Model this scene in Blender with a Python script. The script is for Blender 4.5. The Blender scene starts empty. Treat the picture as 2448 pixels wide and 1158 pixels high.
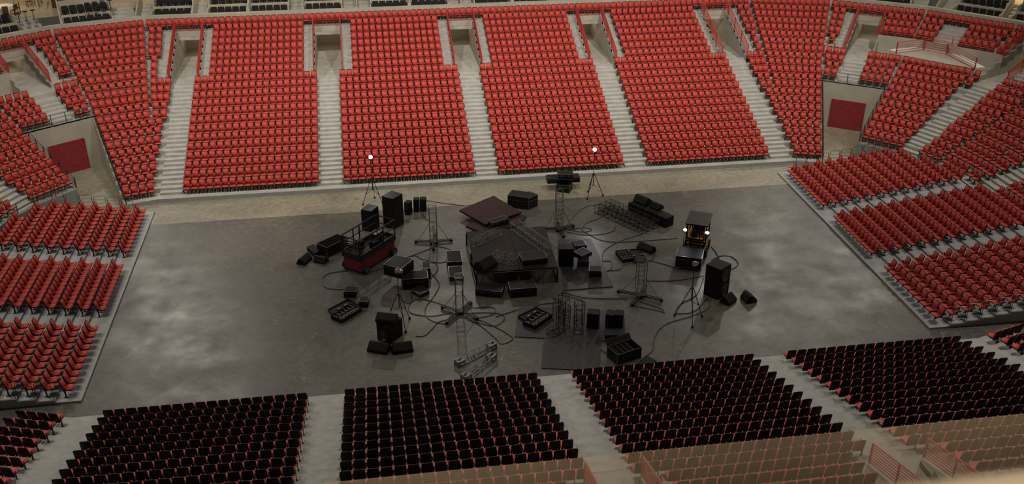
import bpy, math, random, bmesh
from mathutils import Vector, Matrix
random.seed(7)
PI = math.pi
S = bpy.context.scene
COL = S.collection
# ------------------------------------------------------------------ camera
W, H = 2448, 1158
FPX, PITCH, YAW = 2385.85, 0.475985, 0.150074
CAM = Vector((0, 0, 30.0))
fwd = Vector((math.sin(YAW)*math.cos(PITCH), math.cos(YAW)*math.cos(PITCH), -math.sin(PITCH)))
rgt = Vector((math.cos(YAW), -math.sin(YAW), 0))
upv = rgt.cross(fwd)
cd = bpy.data.cameras.new('camera'); cam = bpy.data.objects.new('camera', cd); COL.objects.link(cam)
cam.matrix_world = Matrix(((rgt.x, upv.x, -fwd.x, CAM.x), (rgt.y, upv.y, -fwd.y, CAM.y), (rgt.z, upv.z, -fwd.z, CAM.z), (0, 0, 0, 1)))
cd.sensor_fit = 'HORIZONTAL'; cd.sensor_width = 36; cd.lens = FPX*36/W
cd.clip_start = 0.05; cd.clip_end = 500
cd.dof.use_dof = True; cd.dof.focus_distance = 55; cd.dof.aperture_fstop = 4.4
S.camera = cam
S.view_settings.view_transform = 'Standard'; S.view_settings.look = 'None'
S.view_settings.gamma = 1; S.view_settings.exposure = 0.0
# ------------------------------------------------------------------ world and arena lights
wd = bpy.data.worlds.new('world'); S.world = wd; wd.use_nodes = True
wd.node_tree.nodes['Background'].inputs[0].default_value = (1.0, 0.93, 0.80, 1)
wd.node_tree.nodes['Background'].inputs[1].default_value = 0.045
def area(name, loc, aim, power, size, color=(1.0, 0.93, 0.82), spread=180):
    l = bpy.data.lights.new(name, 'AREA'); l.energy = power; l.size = size; l.color = color; l.shape = 'DISK'
    l.spread = math.radians(spread)
    o = bpy.data.objects.new(name, l); COL.objects.link(o); o.location = loc
    o.rotation_euler = (Vector(aim)-Vector(loc)).to_track_quat('-Z', 'Y').to_euler()
    return o
for x in (-20, -5, 10, 25, 40):                                      # lamps under the roof ring, lighting the far stand
    area('ring_lamp', (x, 58, 33), (x*0.9, 82, 4), 1720, 1.2, spread=100)
for x, y in ((-28.8, 112), (-21, 97), (48.7, 106.5), (64, 109), (8, 104)):   # roof lamps behind the far stand, lighting the arena floor
    area('roof_lamp', (x, y, 33), (8+(x-8)*.3, 45, 0), 440 if x != 8 else 330, 1.6, spread=75)
for x in (-24, 8, 40):
    area('near_lamp', (x, 48, 33), (x*.9, 33, 2), 980, 1.2, spread=110)
for x, y in ((-32, 55), (49, 52)):
    area('end_lamp', (x, y, 31), (8+(x-8)*.55, 55, 1), 900, 1.2, spread=110)

def ray(px, py):
    return (px-W/2)/FPX*rgt-(py-H/2)/FPX*upv+fwd
def G(px, py, z=0.0):                                               # the place on the level z seen at a point of the photograph
    d = ray(px, py); return CAM+d*((z-CAM.z)/d.z)
# ------------------------------------------------------------------ materials
def mat(name, col, rough=0.6, metal=0.0, noise=None, bump=None, emis=None, spec=0.5):
    m = bpy.data.materials.new(name); m.use_nodes = True; nt = m.node_tree; b = nt.nodes['Principled BSDF']
    b.inputs['Base Color'].default_value = (*col, 1); b.inputs['Roughness'].default_value = rough
    b.inputs['Metallic'].default_value = metal; b.inputs['Specular IOR Level'].default_value = spec
    if noise:                                                       # (scale, second colour, detail, low, high)
        sc, c2, det, lo, hi = noise
        tc = nt.nodes.new('ShaderNodeTexCoord'); n = nt.nodes.new('ShaderNodeTexNoise'); r = nt.nodes.new('ShaderNodeValToRGB')
        n.inputs['Scale'].default_value = sc; n.inputs['Detail'].default_value = det
        nt.links.new(tc.outputs['Object'], n.inputs['Vector']); nt.links.new(n.outputs['Fac'], r.inputs['Fac'])
        r.color_ramp.elements[0].position = lo; r.color_ramp.elements[0].color = (*col, 1)
        r.color_ramp.elements[1].position = hi; r.color_ramp.elements[1].color = (*c2, 1)
        nt.links.new(r.outputs['Color'], b.inputs['Base Color'])
        if bump:
            bp = nt.nodes.new('ShaderNodeBump'); bp.inputs['Strength'].default_value = bump; bp.inputs['Distance'].default_value = 0.02
            nt.links.new(n.outputs['Fac'], bp.inputs['Height']); nt.links.new(bp.outputs['Normal'], b.inputs['Normal'])
    if emis:
        b.inputs['Emission Color'].default_value = (*emis[0], 1); b.inputs['Emission Strength'].default_value = emis[1]
    return m
M = {}
M['conc'] = mat('pale_concrete', (0.34, 0.33, 0.29), 0.85, noise=(1.3, (0.46, 0.44, 0.39), 8, 0.3, 0.7), spec=0.2)
M['tread'] = mat('stair_concrete', (0.36, 0.355, 0.33), 0.85, noise=(2.2, (0.46, 0.45, 0.42), 8, 0.3, 0.7), spec=0.2)
M['wallc'] = mat('wall_concrete', (0.36, 0.33, 0.27), 0.9, noise=(0.8, (0.45, 0.41, 0.34), 7, 0.3, 0.7), spec=0.2)
M['plat'] = mat('platform_grey', (0.30, 0.30, 0.30), 0.6, noise=(3, (0.36, 0.36, 0.37), 4, 0.3, 0.7), spec=0.3)
M['red'] = mat('red_seat_plastic', (0.50, 0.055, 0.042), 0.55, spec=0.25)
M['redp'] = mat('red_seat_pan', (0.56, 0.07, 0.048), 0.5, spec=0.3)
M['blk'] = mat('black_plastic', (0.008, 0.0075, 0.007), 0.6, spec=0.25)
M['iron'] = mat('dark_iron', (0.02, 0.02, 0.02), 0.5, 0.3)
M['rail'] = mat('grey_steel_rail', (0.12, 0.115, 0.10), 0.4, 0.7)
M['redrail'] = mat('red_painted_rail', (0.42, 0.03, 0.02), 0.45)
M['reddoor'] = mat('red_curtain', (0.20, 0.025, 0.03), 0.95, noise=(6, (0.28, 0.04, 0.045), 6, 0.3, 0.7), bump=0.5, spec=0.1)
def floor_mat(name, g, tint):
    m = bpy.data.materials.new(name); m.use_nodes = True; nt = m.node_tree; b = nt.nodes['Principled BSDF']
    N = nt.nodes.new; L = nt.links.new
    tc = N('ShaderNodeTexCoord')
    def noise(scale, det, rough=0.55, vec=None, dist=0.0):
        n = N('ShaderNodeTexNoise'); n.inputs['Scale'].default_value = scale; n.inputs['Detail'].default_value = det
        n.inputs['Roughness'].default_value = rough; n.inputs['Distortion'].default_value = dist
        L(vec if vec else tc.outputs['Object'], n.inputs['Vector']); return n
    def ramp(n, stops):
        r = N('ShaderNodeValToRGB'); e = r.color_ramp.elements
        while len(e) < len(stops): e.new(0.5)
        for k, (p, c) in enumerate(stops): e[k].position = p; e[k].color = (*c, 1)
        L(n.outputs[0], r.inputs['Fac']); return r
    big = ramp(noise(0.16, 6, 0.6, dist=0.6), [(p, tuple(g*c*t for c, t in zip(q, tint))) for p, q in ((0.30, (0.070, 0.067, 0.058)), (0.5, (0.098, 0.093, 0.078)), (0.72, (0.14, 0.128, 0.104)))])
    fine = ramp(noise(2.6, 10, 0.75), [(0.32, (0.62, 0.62, 0.60)), (0.7, (1.25, 1.25, 1.25))])
    mp = N('ShaderNodeMapping'); mp.inputs['Scale'].default_value = (1, 5, 1); mp.inputs['Rotation'].default_value = (0, 0, 0.35); L(tc.outputs['Object'], mp.inputs['Vector'])
    streak = ramp(noise(2.2, 8, 0.8, mp.outputs['Vector']), [(0.35, (0.72, 0.72, 0.72)), (0.68, (1.22, 1.22, 1.22))])
    mul = N('ShaderNodeMix'); mul.data_type = 'RGBA'; mul.blend_type = 'MULTIPLY'; mul.inputs['Factor'].default_value = 1
    L(big.outputs['Color'], mul.inputs['A']); L(fine.outputs['Color'], mul.inputs['B'])
    mu2 = N('ShaderNodeMix'); mu2.data_type = 'RGBA'; mu2.blend_type = 'MULTIPLY'; mu2.inputs['Factor'].default_value = 1
    L(mul.outputs['Result'], mu2.inputs['A']); L(streak.outputs['Color'], mu2.inputs['B'])
    vo = N('ShaderNodeTexVoronoi'); vo.feature = 'DISTANCE_TO_EDGE'; vo.inputs['Scale'].default_value = 0.5
    dn = noise(1.4, 6, 0.7); va = N('ShaderNodeVectorMath'); va.operation = 'MULTIPLY_ADD'
    va.inputs[1].default_value = (1.6, 1.6, 1.6); L(dn.outputs['Color'], va.inputs[0]); L(tc.outputs['Object'], va.inputs[2]); L(va.outputs[0], vo.inputs['Vector'])
    crack = N('ShaderNodeMath'); crack.operation = 'LESS_THAN'; crack.inputs[1].default_value = 0.012; L(vo.outputs['Distance'], crack.inputs[0])
    spots = ramp(noise(0.55, 4, 0.6), [(0.56, (0, 0, 0)), (0.66, (1, 1, 1))])
    cm = N('ShaderNodeMath'); cm.operation = 'MULTIPLY'; L(crack.outputs[0], cm.inputs[0]); L(spots.outputs['Color'], cm.inputs[1])
    mx = N('ShaderNodeMix'); mx.data_type = 'RGBA'; mx.inputs['B'].default_value = (0.30, 0.28, 0.23, 1)
    cm2 = N('ShaderNodeMath'); cm2.operation = 'MULTIPLY'; cm2.inputs[1].default_value = 0.6; L(cm.outputs[0], cm2.inputs[0])
    L(cm2.outputs[0], mx.inputs['Factor']); L(mu2.outputs['Result'], mx.inputs['A'])
    L(mx.outputs['Result'], b.inputs['Base Color'])
    rr = ramp(noise(0.5, 5, 0.6), [(0.3, (0.33, 0.33, 0.33)), (0.7, (0.50, 0.50, 0.50))]); L(rr.outputs['Color'], b.inputs['Roughness'])
    b.inputs['Specular IOR Level'].default_value = 0.45
    return m
M['floor'] = floor_mat('polished_concrete', 1.0, (1, 1, 1))
M['reflection_band'] = floor_mat('reflection_tinted_concrete', 2.5, (1.04, 1, .88))  # floor concrete with the tan glass reflection mixed into its colour
# ------------------------------------------------------------------ mesh helpers
class MB:
    def __init__(s): s.v = []; s.f = []; s.m = []; s.sm = []
    def face(s, pts, mi=0):
        n = len(s.v); s.v.extend([tuple(p) for p in pts]); s.f.append(tuple(range(n, n+len(pts)))); s.m.append(mi)
    def hexa(s, b, t, mi=0):                                        # bottom ring and top ring of 4+ points
        n = len(s.v); k = len(b); s.v.extend([tuple(p) for p in b]+[tuple(p) for p in t])
        s.f.append(tuple(n+i for i in reversed(range(k)))); s.f.append(tuple(n+k+i for i in range(k)))
        for i in range(k):
            j = (i+1) % k; s.f.append((n+i, n+j, n+k+j, n+k+i))
        s.m += [mi]*(k+2)
    def box(s, x0, x1, y0, y1, z0, z1, mi=0):
        s.hexa([(x0, y0, z0), (x1, y0, z0), (x1, y1, z0), (x0, y1, z0)], [(x0, y0, z1), (x1, y0, z1), (x1, y1, z1), (x0, y1, z1)], mi)
    def tube(s, pts, r, mi=0, n=6, closed=False):
        pts = [Vector(p) for p in pts]; rings = []; base = len(s.v)
        for i, p in enumerate(pts):
            a = pts[max(i-1, 0)]; b = pts[min(i+1, len(pts)-1)]; d = (b-a)
            if d.length < 1e-9: d = Vector((0, 0, 1))
            d.normalize(); u = d.cross(Vector((0, 0, 1)));
            if u.length < 1e-3: u = Vector((1, 0, 0))
            u.normalize(); w = d.cross(u)
            for k in range(n):
                q = 2*PI*(k+.5)/n; s.v.append(tuple(p+r*(math.cos(q)*u+math.sin(q)*w)))
        for i in range(len(pts)-1):
            for k in range(n):
                a = base+i*n+k; b = base+i*n+(k+1) % n
                s.f.append((a, b, b+n, a+n)); s.m.append(mi)
        s.f.append(tuple(base+k for k in reversed(range(n)))); s.f.append(tuple(base+(len(pts)-1)*n+k for k in range(n))); s.m += [mi, mi]
    def lathe(s, prof, n=20, mi=0, origin=(0, 0, 0), ax=None):      # prof: (radius, height); ax: matrix turning z to the axis
        ax = ax or Matrix.Identity(3); o = Vector(origin); base = len(s.v)
        for r, h in prof:
            for k in range(n):
                a = 2*PI*k/n; s.v.append(tuple(o+ax @ Vector((r*math.cos(a), r*math.sin(a), h))))
        for i in range(len(prof)-1):
            for k in range(n):
                a = base+i*n+k; b = base+i*n+(k+1) % n; s.f.append((a, b, b+n, a+n)); s.m.append(mi)
        s.f.append(tuple(base+k for k in reversed(range(n)))); s.f.append(tuple(base+(len(prof)-1)*n+k for k in range(n))); s.m += [mi, mi]
    def mesh(s, name, mats, smooth=False):
        me = bpy.data.meshes.new(name); me.from_pydata(s.v, [], s.f)
        for m in mats: me.materials.append(m)
        me.polygons.foreach_set('material_index', s.m)
        if smooth: me.polygons.foreach_set('use_smooth', [True]*len(s.f))
        me.update(); return me
    def build(s, name, mats, parent=None, smooth=False, loc=None, bevel=0):
        if not isinstance(mats, (list, tuple)): mats = [mats]
        o = bpy.data.objects.new(name, s.mesh(name, mats, smooth)); COL.objects.link(o)
        if parent: o.parent = parent
        if loc: o.location = loc
        if bevel:
            b = o.modifiers.new('bevel', 'BEVEL'); b.width = bevel; b.segments = 2; b.limit_method = 'ANGLE'
        return o
def tag(o, label, cat, group=None, kind=None):
    if label: o['label'] = label
    if cat: o['category'] = cat
    if group: o['group'] = group
    if kind: o['kind'] = kind
    return o
def struct(o): o['kind'] = 'structure'; return o
def empty(name, loc=(0, 0, 0), rz=0.0, label=None, cat=None, group=None):
    o = bpy.data.objects.new(name, None); COL.objects.link(o); o.location = loc; o.rotation_euler.z = rz
    o.empty_display_size = 0.2
    return tag(o, label, cat, group)
# ------------------------------------------------------------------ the bowl: facets of a rounded rectangle
XC, YC = 8.45, 54.53
RV = [(32.25, 68.03), (33.62, 67.62), (36.0, 65.93), (37.8, 63.9), (38.9, 61.65), (39.3, 59.7)]
verts_f = [(2*XC-39.3, YC)]+[(2*XC-x, y) for x, y in reversed(RV)]+RV+[(39.3, YC)]
class Facet: pass
def facets(vs):
    F = []
    for i in range(len(vs)-1):
        a, b = Vector(vs[i]), Vector(vs[i+1]); f = Facet(); f.O = a; f.L = (b-a).length; f.t = (b-a)/f.L
        f.n = Vector((-f.t.y, f.t.x)); F.append(f)
    for i, f in enumerate(F):
        def half(g, h):
            c = max(-1, min(1, g.n.dot(h.n))); return math.tan(math.acos(c)/2)
        f.lo = half(F[i-1], f) if i else 0.0; f.hi = half(f, F[i+1]) if i < len(F)-1 else 0.0
    return F
FAR = facets(verts_f)                                               # 0:end left 1:79 2:64 3:48 4:33 5:16 6:straight 7:16 8:33 9:48 10:64 11:79 12:end right
class Bowl:
    def __init__(s, sign, tread, rise): s.sg, s.tr, s.ri = sign, tread, rise
    def P(s, i, a, d, z):
        f = FAR[i]; p = f.O+f.t*a+f.n*d
        return Vector((p.x, YC+s.sg*(p.y-YC), z))
    def d(s, k): return s.tr*k                                      # row k's seat feet
    def d0(s, k): return -0.77 if k <= 0 else s.tr*k-0.60           # front edge of tread k
    def z(s, k): return 0.30+s.ri*k
    def yaw(s, i):                                                  # the way a seat looks away from the floor
        n = FAR[i].n; return math.atan2(-n.x, s.sg*n.y)
    def lims(s, i, d): f = FAR[i]; return -f.lo*d, f.L+f.hi*d
BF = Bowl(1, 0.914, 0.352); BN = Bowl(-1, 0.95, 0.281)
X0 = FAR[6].O.x
def slab(mb, B, i, k, s0, s1, k1=None, zb=None, mi=0):
    """tread of row k from its front edge to the next riser, between s0 and s1 (None: up to the facet's end)"""
    da, db = B.d0(k), B.d0((k1 or k+1)); za = B.z(k); zb = za-0.75 if zb is None else zb
    la, lb = B.lims(i, da), B.lims(i, db)
    a0 = la[0] if s0 is None else s0; a1 = la[1] if s1 is None else s1
    b0 = lb[0] if s0 is None else s0; b1 = lb[1] if s1 is None else s1
    q = [(a0, da), (a1, da), (b1, db), (b0, db)]
    if a1-a0 < 0.02 and b1-b0 < 0.02: return
    if B.sg < 0: q.reverse()
    mb.hexa([B.P(i, s, d, zb) for s, d in q], [B.P(i, s, d, za) for s, d in q], mi)
AISL = [(-15.24, -13.5), (-3.9, -2.15), (7.49, 9.26), (18.86, 20.65), (30.4, 32.2)]
# --- far bowl treads
mb = MB()
CC = {8: FAR[8].L/2-.75, 4: FAR[8].L/2+.6}; VW = 1.08                                         # half width of a walkway opening
VOM = [(-15.45, -13.3), (-4.1, -1.95), (7.3, 9.45), (18.68, 20.83), (30.2, 32.35)]
def ext(k): return max(0.0, .95*(1-k/11.0))                          # the seat block beside a tunnel is a little wider low down
def gaps(lo, hi, holes):
    out = []; c = lo
    for a, b in holes:
        if b is None or a is None: continue
        out.append((c, a)); c = b
    out.append((c, hi)); return out
for i in range(13):
    for k in range(0, 21):
        if i in (0, 1, 2, 3, 9, 10, 11, 12) and k < 3: continue
        if i in (4, 8) and k < 10: continue
        if i == 6 and 13 <= k <= 19:
            for a, b in gaps(None, None, [(u-X0, v-X0) for u, v in VOM]): slab(mb, BF, i, k, a, b)
        elif i in (4, 8) and (15 if i == 4 else 14) <= k <= 19:
            c = CC[i]
            if i == 4:
                if k >= 17: slab(mb, BF, i, k, None, c-VW)
                slab(mb, BF, i, k, c+VW, None)
            else:
                slab(mb, BF, i, k, None, c-VW)
                if k >= 17: slab(mb, BF, i, k, c+VW, None)
        elif i == 10 and 14 <= k <= 19:
            if k >= 17: slab(mb, BF, i, k, None, -VW)
            slab(mb, BF, i, k, VW, None)
        elif i in (0, 1, 2, 3, 9) and 14 <= k <= 16: continue
        elif i == 7 and k < 10: slab(mb, BF, i, k, None, BF.lims(i, BF.d(k))[1]+ext(k))
        elif i == 5 and k < 10: slab(mb, BF, i, k, BF.lims(i, BF.d(k))[0]-ext(k), None)
        else: slab(mb, BF, i, k, None, None)
struct(mb.build('floor_far_stand', M['conc']))
# raised-block concourse floor and its wall
mb = MB(); mw = MB()
for i in (0, 1, 2, 3, 9, 10):
    da, db = BF.d0(14), BF.d0(17); la, lb = BF.lims(i, da), BF.lims(i, db)
    if i == 10: la = (la[0], -VW); lb = (lb[0], -VW)
    q = [(la[0], da), (la[1], da), (lb[1], db), (lb[0], db)]
    mb.hexa([BF.P(i, s, d, 4.3) for s, d in q], [BF.P(i, s, d, 4.90) for s, d in q])
    q = [(lb[0], db), (lb[1], db), (lb[1], db+.2), (lb[0], db+.2)]
    mw.hexa([BF.P(i, s, d-.02, 4.7) for s, d in q], [BF.P(i, s, d-.02, BF.z(17)+.25) for s, d in q])
for i, sg in ((4, -1), (8, 1)):
    c = CC[i]; d0, d1 = BF.d0(14), BF.d0(17)
    e0 = BF.lims(i, d0)[1 if sg > 0 else 0]; e1 = BF.lims(i, d1)[1 if sg > 0 else 0]
    q = [(c+sg*VW, d0), (e0, d0), (e1, d1), (c+sg*VW, d1)]
    if sg < 0: q.reverse()
    mb.hexa([BF.P(i, s, d, 4.3) for s, d in q], [BF.P(i, s, d, 4.90) for s, d in q])
    q = [(c+sg*VW, d1), (e1, d1), (e1, d1+.2), (c+sg*VW, d1+.2)]
    if sg < 0: q.reverse()
    mw.hexa([BF.P(i, s, d-.02, 4.7) for s, d in q], [BF.P(i, s, d-.02, BF.z(17)+.25) for s, d in q])
struct(mb.build('floor_concourse', M['wallc'])); struct(mw.build('wall_raised_block', M['wallc']))
# --- near bowl treads (seen from above and behind)
mb = MB()
NV = [(7.3, 9.45, 13), (18.45, 20.6, 14)]
for i in (4, 5, 6, 7, 8, 9):
    for k in range(0, 22):
        if i in (4, 8, 9) and k < 10: continue
        if i == 7 and k < 10: slab(mb, BN, i, k, None, BN.lims(i, BN.d(k))[1]+ext(k)); continue
        if i == 5 and k < 10: slab(mb, BN, i, k, BN.lims(i, BN.d(k))[0]-ext(k), None); continue
        if i == 6 and k >= 13:
            for a, b in gaps(None, None, [(u-X0, v-X0) for u, v, kk in NV if k >= kk]): slab(mb, BN, i, k, a, b)
        else: slab(mb, BN, i, k, None, None)
struct(mb.build('floor_near_stand', M['tread']))
mb = MB(); mw = MB()
for u, v, kk in NV:
    zf = BN.z(kk-1)+.01
    q = [(u-X0, BN.d0(kk)), (v-X0, BN.d0(kk)), (v-X0, BN.d0(22)), (u-X0, BN.d0(22))]; q.reverse()
    mb.hexa([BN.P(6, s, d, zf-.3) for s, d in q], [BN.P(6, s, d, zf) for s, d in q])
    for s0 in (u-X0-.12, v-X0):
        q = [(s0, BN.d0(kk)), (s0+.12, BN.d0(kk)), (s0+.12, BN.d0(21)), (s0, BN.d0(21))]
        mw.hexa([BN.P(6, s, d, zf-.2) for s, d in reversed(q)], [BN.P(6, s, d, z+.14) for (s, d), z in zip(reversed(q), reversed((BN.z(kk), BN.z(kk), BN.z(21), BN.z(21))))])
struct(mb.build('floor_near_walkway', M['conc'])); struct(mw.build('wall_near_walkway', M['conc']))
# --- aisle stairs: two half steps to a row
def stairs(name, B, i, s0, s1, k0, k1, sub=2):
    """one solid flight: the stepped outline across the aisle, two half steps to a row"""
    pr = []
    for k in range(k0, k1):
        m = B.d0(k+1)-B.tr/2
        if k == k0: pr.append((m, B.z(k)-.02))
        pr += [(m, B.z(k)+B.ri/2), (B.d0(k+1)-.004, B.z(k)+B.ri/2), (B.d0(k+1)-.004, B.z(k+1)+.006)]
        if k < k1-1: pr.append((B.d0(k+2)-B.tr/2, B.z(k+1)+.006))
    pr += [(B.d0(k1)+.02, B.z(k1)+.006), (B.d0(k1)+.02, B.z(k1)-.3), (B.d0(k0+1)-B.tr/2+.1, B.z(k0)-.3)]
    if B.sg < 0: pr.reverse()
    mb = MB(); mb.hexa([B.P(i, s0, d, z) for d, z in pr], [B.P(i, s1, d, z) for d, z in pr])
    return tag(mb.build(name, M['tread']), None, 'stairs')
names_f = ['leftmost', 'second from left', 'middle', 'second from right', 'rightmost']
for n, (a, b) in enumerate(AISL):
    tag(stairs('aisle_stairs', BF, 6, a-X0+.1, b-X0-.1, 0, 13), 'pale concrete aisle stairs of the far stand, %s of five' % names_f[n], 'stairs', 'aisle stairs')
    for e, sd in ((0, 'left'), (1, 'right')):
        u, v = VOM[n]; q = (u-.9, u-.1) if e == 0 else (v+.1, v+.9)
        tag(stairs('side_stairs', BF, 6, q[0]-X0, q[1]-X0, 13, 20), 'narrow upper stairs on the %s of the %s far walkway opening' % (sd, names_f[n]), 'stairs', 'aisle stairs')
for i, w in ((4, 'left'), (8, 'right')):
    c = CC[i]
    tag(stairs('aisle_stairs', BF, i, c-.8, c+.8, 10, 13), 'short concrete stairs above the %s corner tunnel' % w, 'stairs', 'aisle stairs')
    q = (c+VW+.1, c+VW+.85) if i == 4 else (c-VW-.85, c-VW-.1)
    tag(stairs('side_stairs', BF, i, q[0], q[1], 15 if i == 4 else 14, 20), 'narrow upper stairs beside the %s corner walkway opening' % w, 'stairs', 'aisle stairs')
for i, w in ((2, 'left'), (10, 'right')):
    q = (-.8, .85) if i == 10 else (FAR[2].L-.9, FAR[2].L+.7)
    tag(stairs('aisle_stairs', BF, i, q[0], q[1], 3, 13, 2), 'concrete aisle stairs climbing the %s corner' % w, 'stairs', 'aisle stairs')
tag(stairs('aisle_stairs', BF, 12, 1.3, 3.1, 3, 13), 'concrete aisle stairs behind the right end platform', 'stairs', 'aisle stairs')
i = 9; tag(stairs('side_stairs', BF, i, FAR[i].L/2-1.4, FAR[i].L/2+.4, 17, 20), 'stairs in the raised block of the right corner', 'stairs', 'aisle stairs')
for n, (a, b) in enumerate(AISL):
    tag(stairs('aisle_stairs', BN, 6, a-X0+.05, b-X0-.05, 0, 12, 2), 'broad concrete aisle of the near stand, %s of five' % names_f[n], 'stairs', 'near aisles')
# --- arena floor
mb = MB(); mb.box(-70, 90, -5, 110, -0.3, 0.0); struct(mb.build('floor', M['floor']))
# tan glass reflection along the far side, put into the floor colour
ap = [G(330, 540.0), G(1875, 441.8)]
mb = MB(); ya = (ap[0].y+ap[1].y)/2; mb.box(-34, 54, ya, 84, -.02, .006); struct(mb.build('floor_reflection_band', M['reflection_band'])); print('reflection_band', ap)
# far kerb
mb = MB()
for i in (5, 6, 7):
    la = BF.lims(i, -.95); lb = BF.lims(i, -.77)
    q = [(la[0], -.80), (la[1], -.80), (lb[1], -.76), (lb[0], -.76)]
    mb.hexa([BF.P(i, s, d, 0) for s, d in q], [BF.P(i, s, d, .30) for s, d in q])
struct(mb.build('trim_far_kerb', M['plat']))
# --- walkway openings (vomitories): side walls, lintel, inner box
def vom(i, c, kfl, right, left_side=True, right_side=True, k_top=19):
    zf = BF.z(kfl-1)+.03; da = BF.d0(kfl); dz = BF.d0(20); mbw = MB(); mbf = MB()
    def quad(s0, s1, d0, d1, z0, z1, m):
        q = [(s0, d0), (s1, d0), (s1, d1), (s0, d1)]
        m.hexa([BF.P(i, s, d, z0) for s, d in q], [BF.P(i, s, d, z1) for s, d in q])
    quad(c-VW, c+VW, da, dz+4.1, zf-.3, zf, mbf)
    for sg, on in ((-1, left_side), (1, right_side)):
        for k in range(kfl, 20):                                   # side wall climbs with the rows
            s0, s1 = (c-VW-.12, c-VW) if sg < 0 else (c+VW, c+VW+.12)
            quad(s0, s1, BF.d0(k), BF.d0(k+1), zf-.2, (BF.z(k)+.12 if on else BF.z(k)+.12), mbw)
        s0, s1 = (c-VW-.12, c-VW) if sg < 0 else (c+VW, c+VW+.12)
        quad(s0, s1, dz, dz+4.1, zf-.2, 7.2, mbw)
    quad(c-VW, c+VW, dz-.02, dz+.3, BF.z(20)-.45, BF.z(20)+.02, mbw)
    quad(c-VW-.1, c+VW+.1, dz+4.1, dz+4.3, zf-.2, 7.2, mbw)
    quad(c-VW-.1, c+VW+.1, dz+.3, dz+4.3, BF.z(20)-.45, BF.z(20)-.3, mbw)
    lt = bpy.data.lights.new('walkway_fill', 'POINT'); lt.energy = 22; lt.color = (1, .85, .65); lt.shadow_soft_size = .2; lo = bpy.data.objects.new('walkway_fill', lt); COL.objects.link(lo); lo.location = BF.P(i, c, dz+2.0, 6.6)  # added fill light so the inner box is not black
    struct(mbf.build('floor_walkway', M['conc'])); struct(mbw.build('wall_walkway', M['wallc']))
for u, v in VOM: vom(6, (u+v)/2-X0, 13, True)
vom(8, CC[8], 14, True, True, False); vom(4, CC[4], 15, True, False, True); vom(10, 0.0, 14, True)
# red guard rails on the walls
def slat_rail(B, i, s, ka, kb, label, h=0.95, n=7, off=.12, grp='red guard rails of the walkway openings'):
    r = empty('guard_rail', B.P(i, s, B.d0(ka), B.z(ka)), 0, label, 'railing', grp)
    o = r.location; mbb = MB()
    d0, d1 = B.d0(ka)+.05, B.d0(kb); z0, z1 = B.z(ka)+off, B.z(kb)+off
    for j in range(n):
        z = 0.08+(h-.08)*j/(n-1); mbb.tube([B.P(i, s, d0, z0+z)-o, B.P(i, s, d1, z1+z)-o], .026 if j < n-1 else .038, n=5)
    mbb.build('bar', M['redrail'], r)
    for k in range(ka, kb+1, 2):
        d = B.d0(k)+.06; z = B.z(k)+off; m2 = MB(); zt = z0+(z1-z0)*(d-d0)/(d1-d0)
        m2.box(-.03, .03, -.03, .03, 0, h+zt-z+.02); m2.build('post', M['redrail'], r, loc=B.P(i, s, d, z)-o)
    return r
for n, (u, v) in enumerate(VOM):
    for s, sd in ((u-.06, 'left'), (v+.06, 'right')):
        slat_rail(BF, 6, s-X0, 13, 20, 'red slatted guard rail on the %s wall of the %s far walkway opening' % (sd, names_f[n]))
slat_rail(BF, 8, CC[8]-VW-.06, 14, 20, 'red slatted guard rail left of the right corner walkway opening')
slat_rail(BF, 4, CC[4]+VW+.06, 15, 20, 'red slatted guard rail right of the left corner walkway opening')
slat_rail(BF, 10, -VW-.06, 17, 20, 'red slatted guard rail at the end of the raised right corner block')
slat_rail(BF, 10, VW+.06, 14, 20, 'red slatted guard rail at the upper right edge of the view')
slat_rail(BF, 8, CC[8]+VW+.06, 17, 20, 'red slatted guard rail right of the right corner walkway opening')
slat_rail(BF, 4, CC[4]-VW-.06, 17, 20, 'red slatted guard rail left of the left corner walkway opening')
for u, v, kk in NV:
    for s, sd in ((u-.06, 'left'), (v+.06, 'right')):
        slat_rail(BN, 6, s-X0, kk, 20, 'red slatted rail on the %s of the near walkway opening, %s' % (sd, 'at the lower right' if kk == 14 else 'at the bottom edge'), n=8, off=.2, grp='red rails of the near walkway openings')
def level_fence(pts, label, m, cat='railing', grp=None, h=.9, n=5, name='guard_rail', pr=.02):
    """posts at each point and level bars between; pts are 3D"""
    pts = [Vector(p) for p in pts]; r = empty(name, pts[0], 0, label, cat, grp); o = pts[0]
    for a, b in zip(pts, pts[1:]):
        mb = MB()
        for j in range(n):
            z = Vector((0, 0, h*(j+.35)/(n-.65))); mb.tube([a+z-o, b+z-o], pr*.7 if j < n-1 else pr, n=5)
        mb.build('bar', m, r)
    for p in pts:
        mb = MB(); mb.box(-pr*1.2, pr*1.2, -pr*1.2, pr*1.2, 0, h+.02); mb.build('post', m, r, loc=p-o)
    return r
for n, (u, v) in enumerate(VOM):                                    # rails in front of the top row over each opening
    level_fence([BF.P(6, x-X0, BF.d0(20)+.03, BF.z(20)) for x in (u, (u+v)/2, v)], 'low red rail above the %s far walkway opening' % names_f[n], M['redrail'], grp='red guard rails of the walkway openings', n=6, h=.8)
for i, w in ((4, 'left'), (8, 'right')):
    level_fence([BF.P(i, CC[i]+x, BF.d0(20)+.03, BF.z(20)) for x in (-VW, 0, VW)], 'low red rail above the %s corner walkway opening' % w, M['redrail'], grp='red guard rails of the walkway openings', n=6, h=.8)
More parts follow.
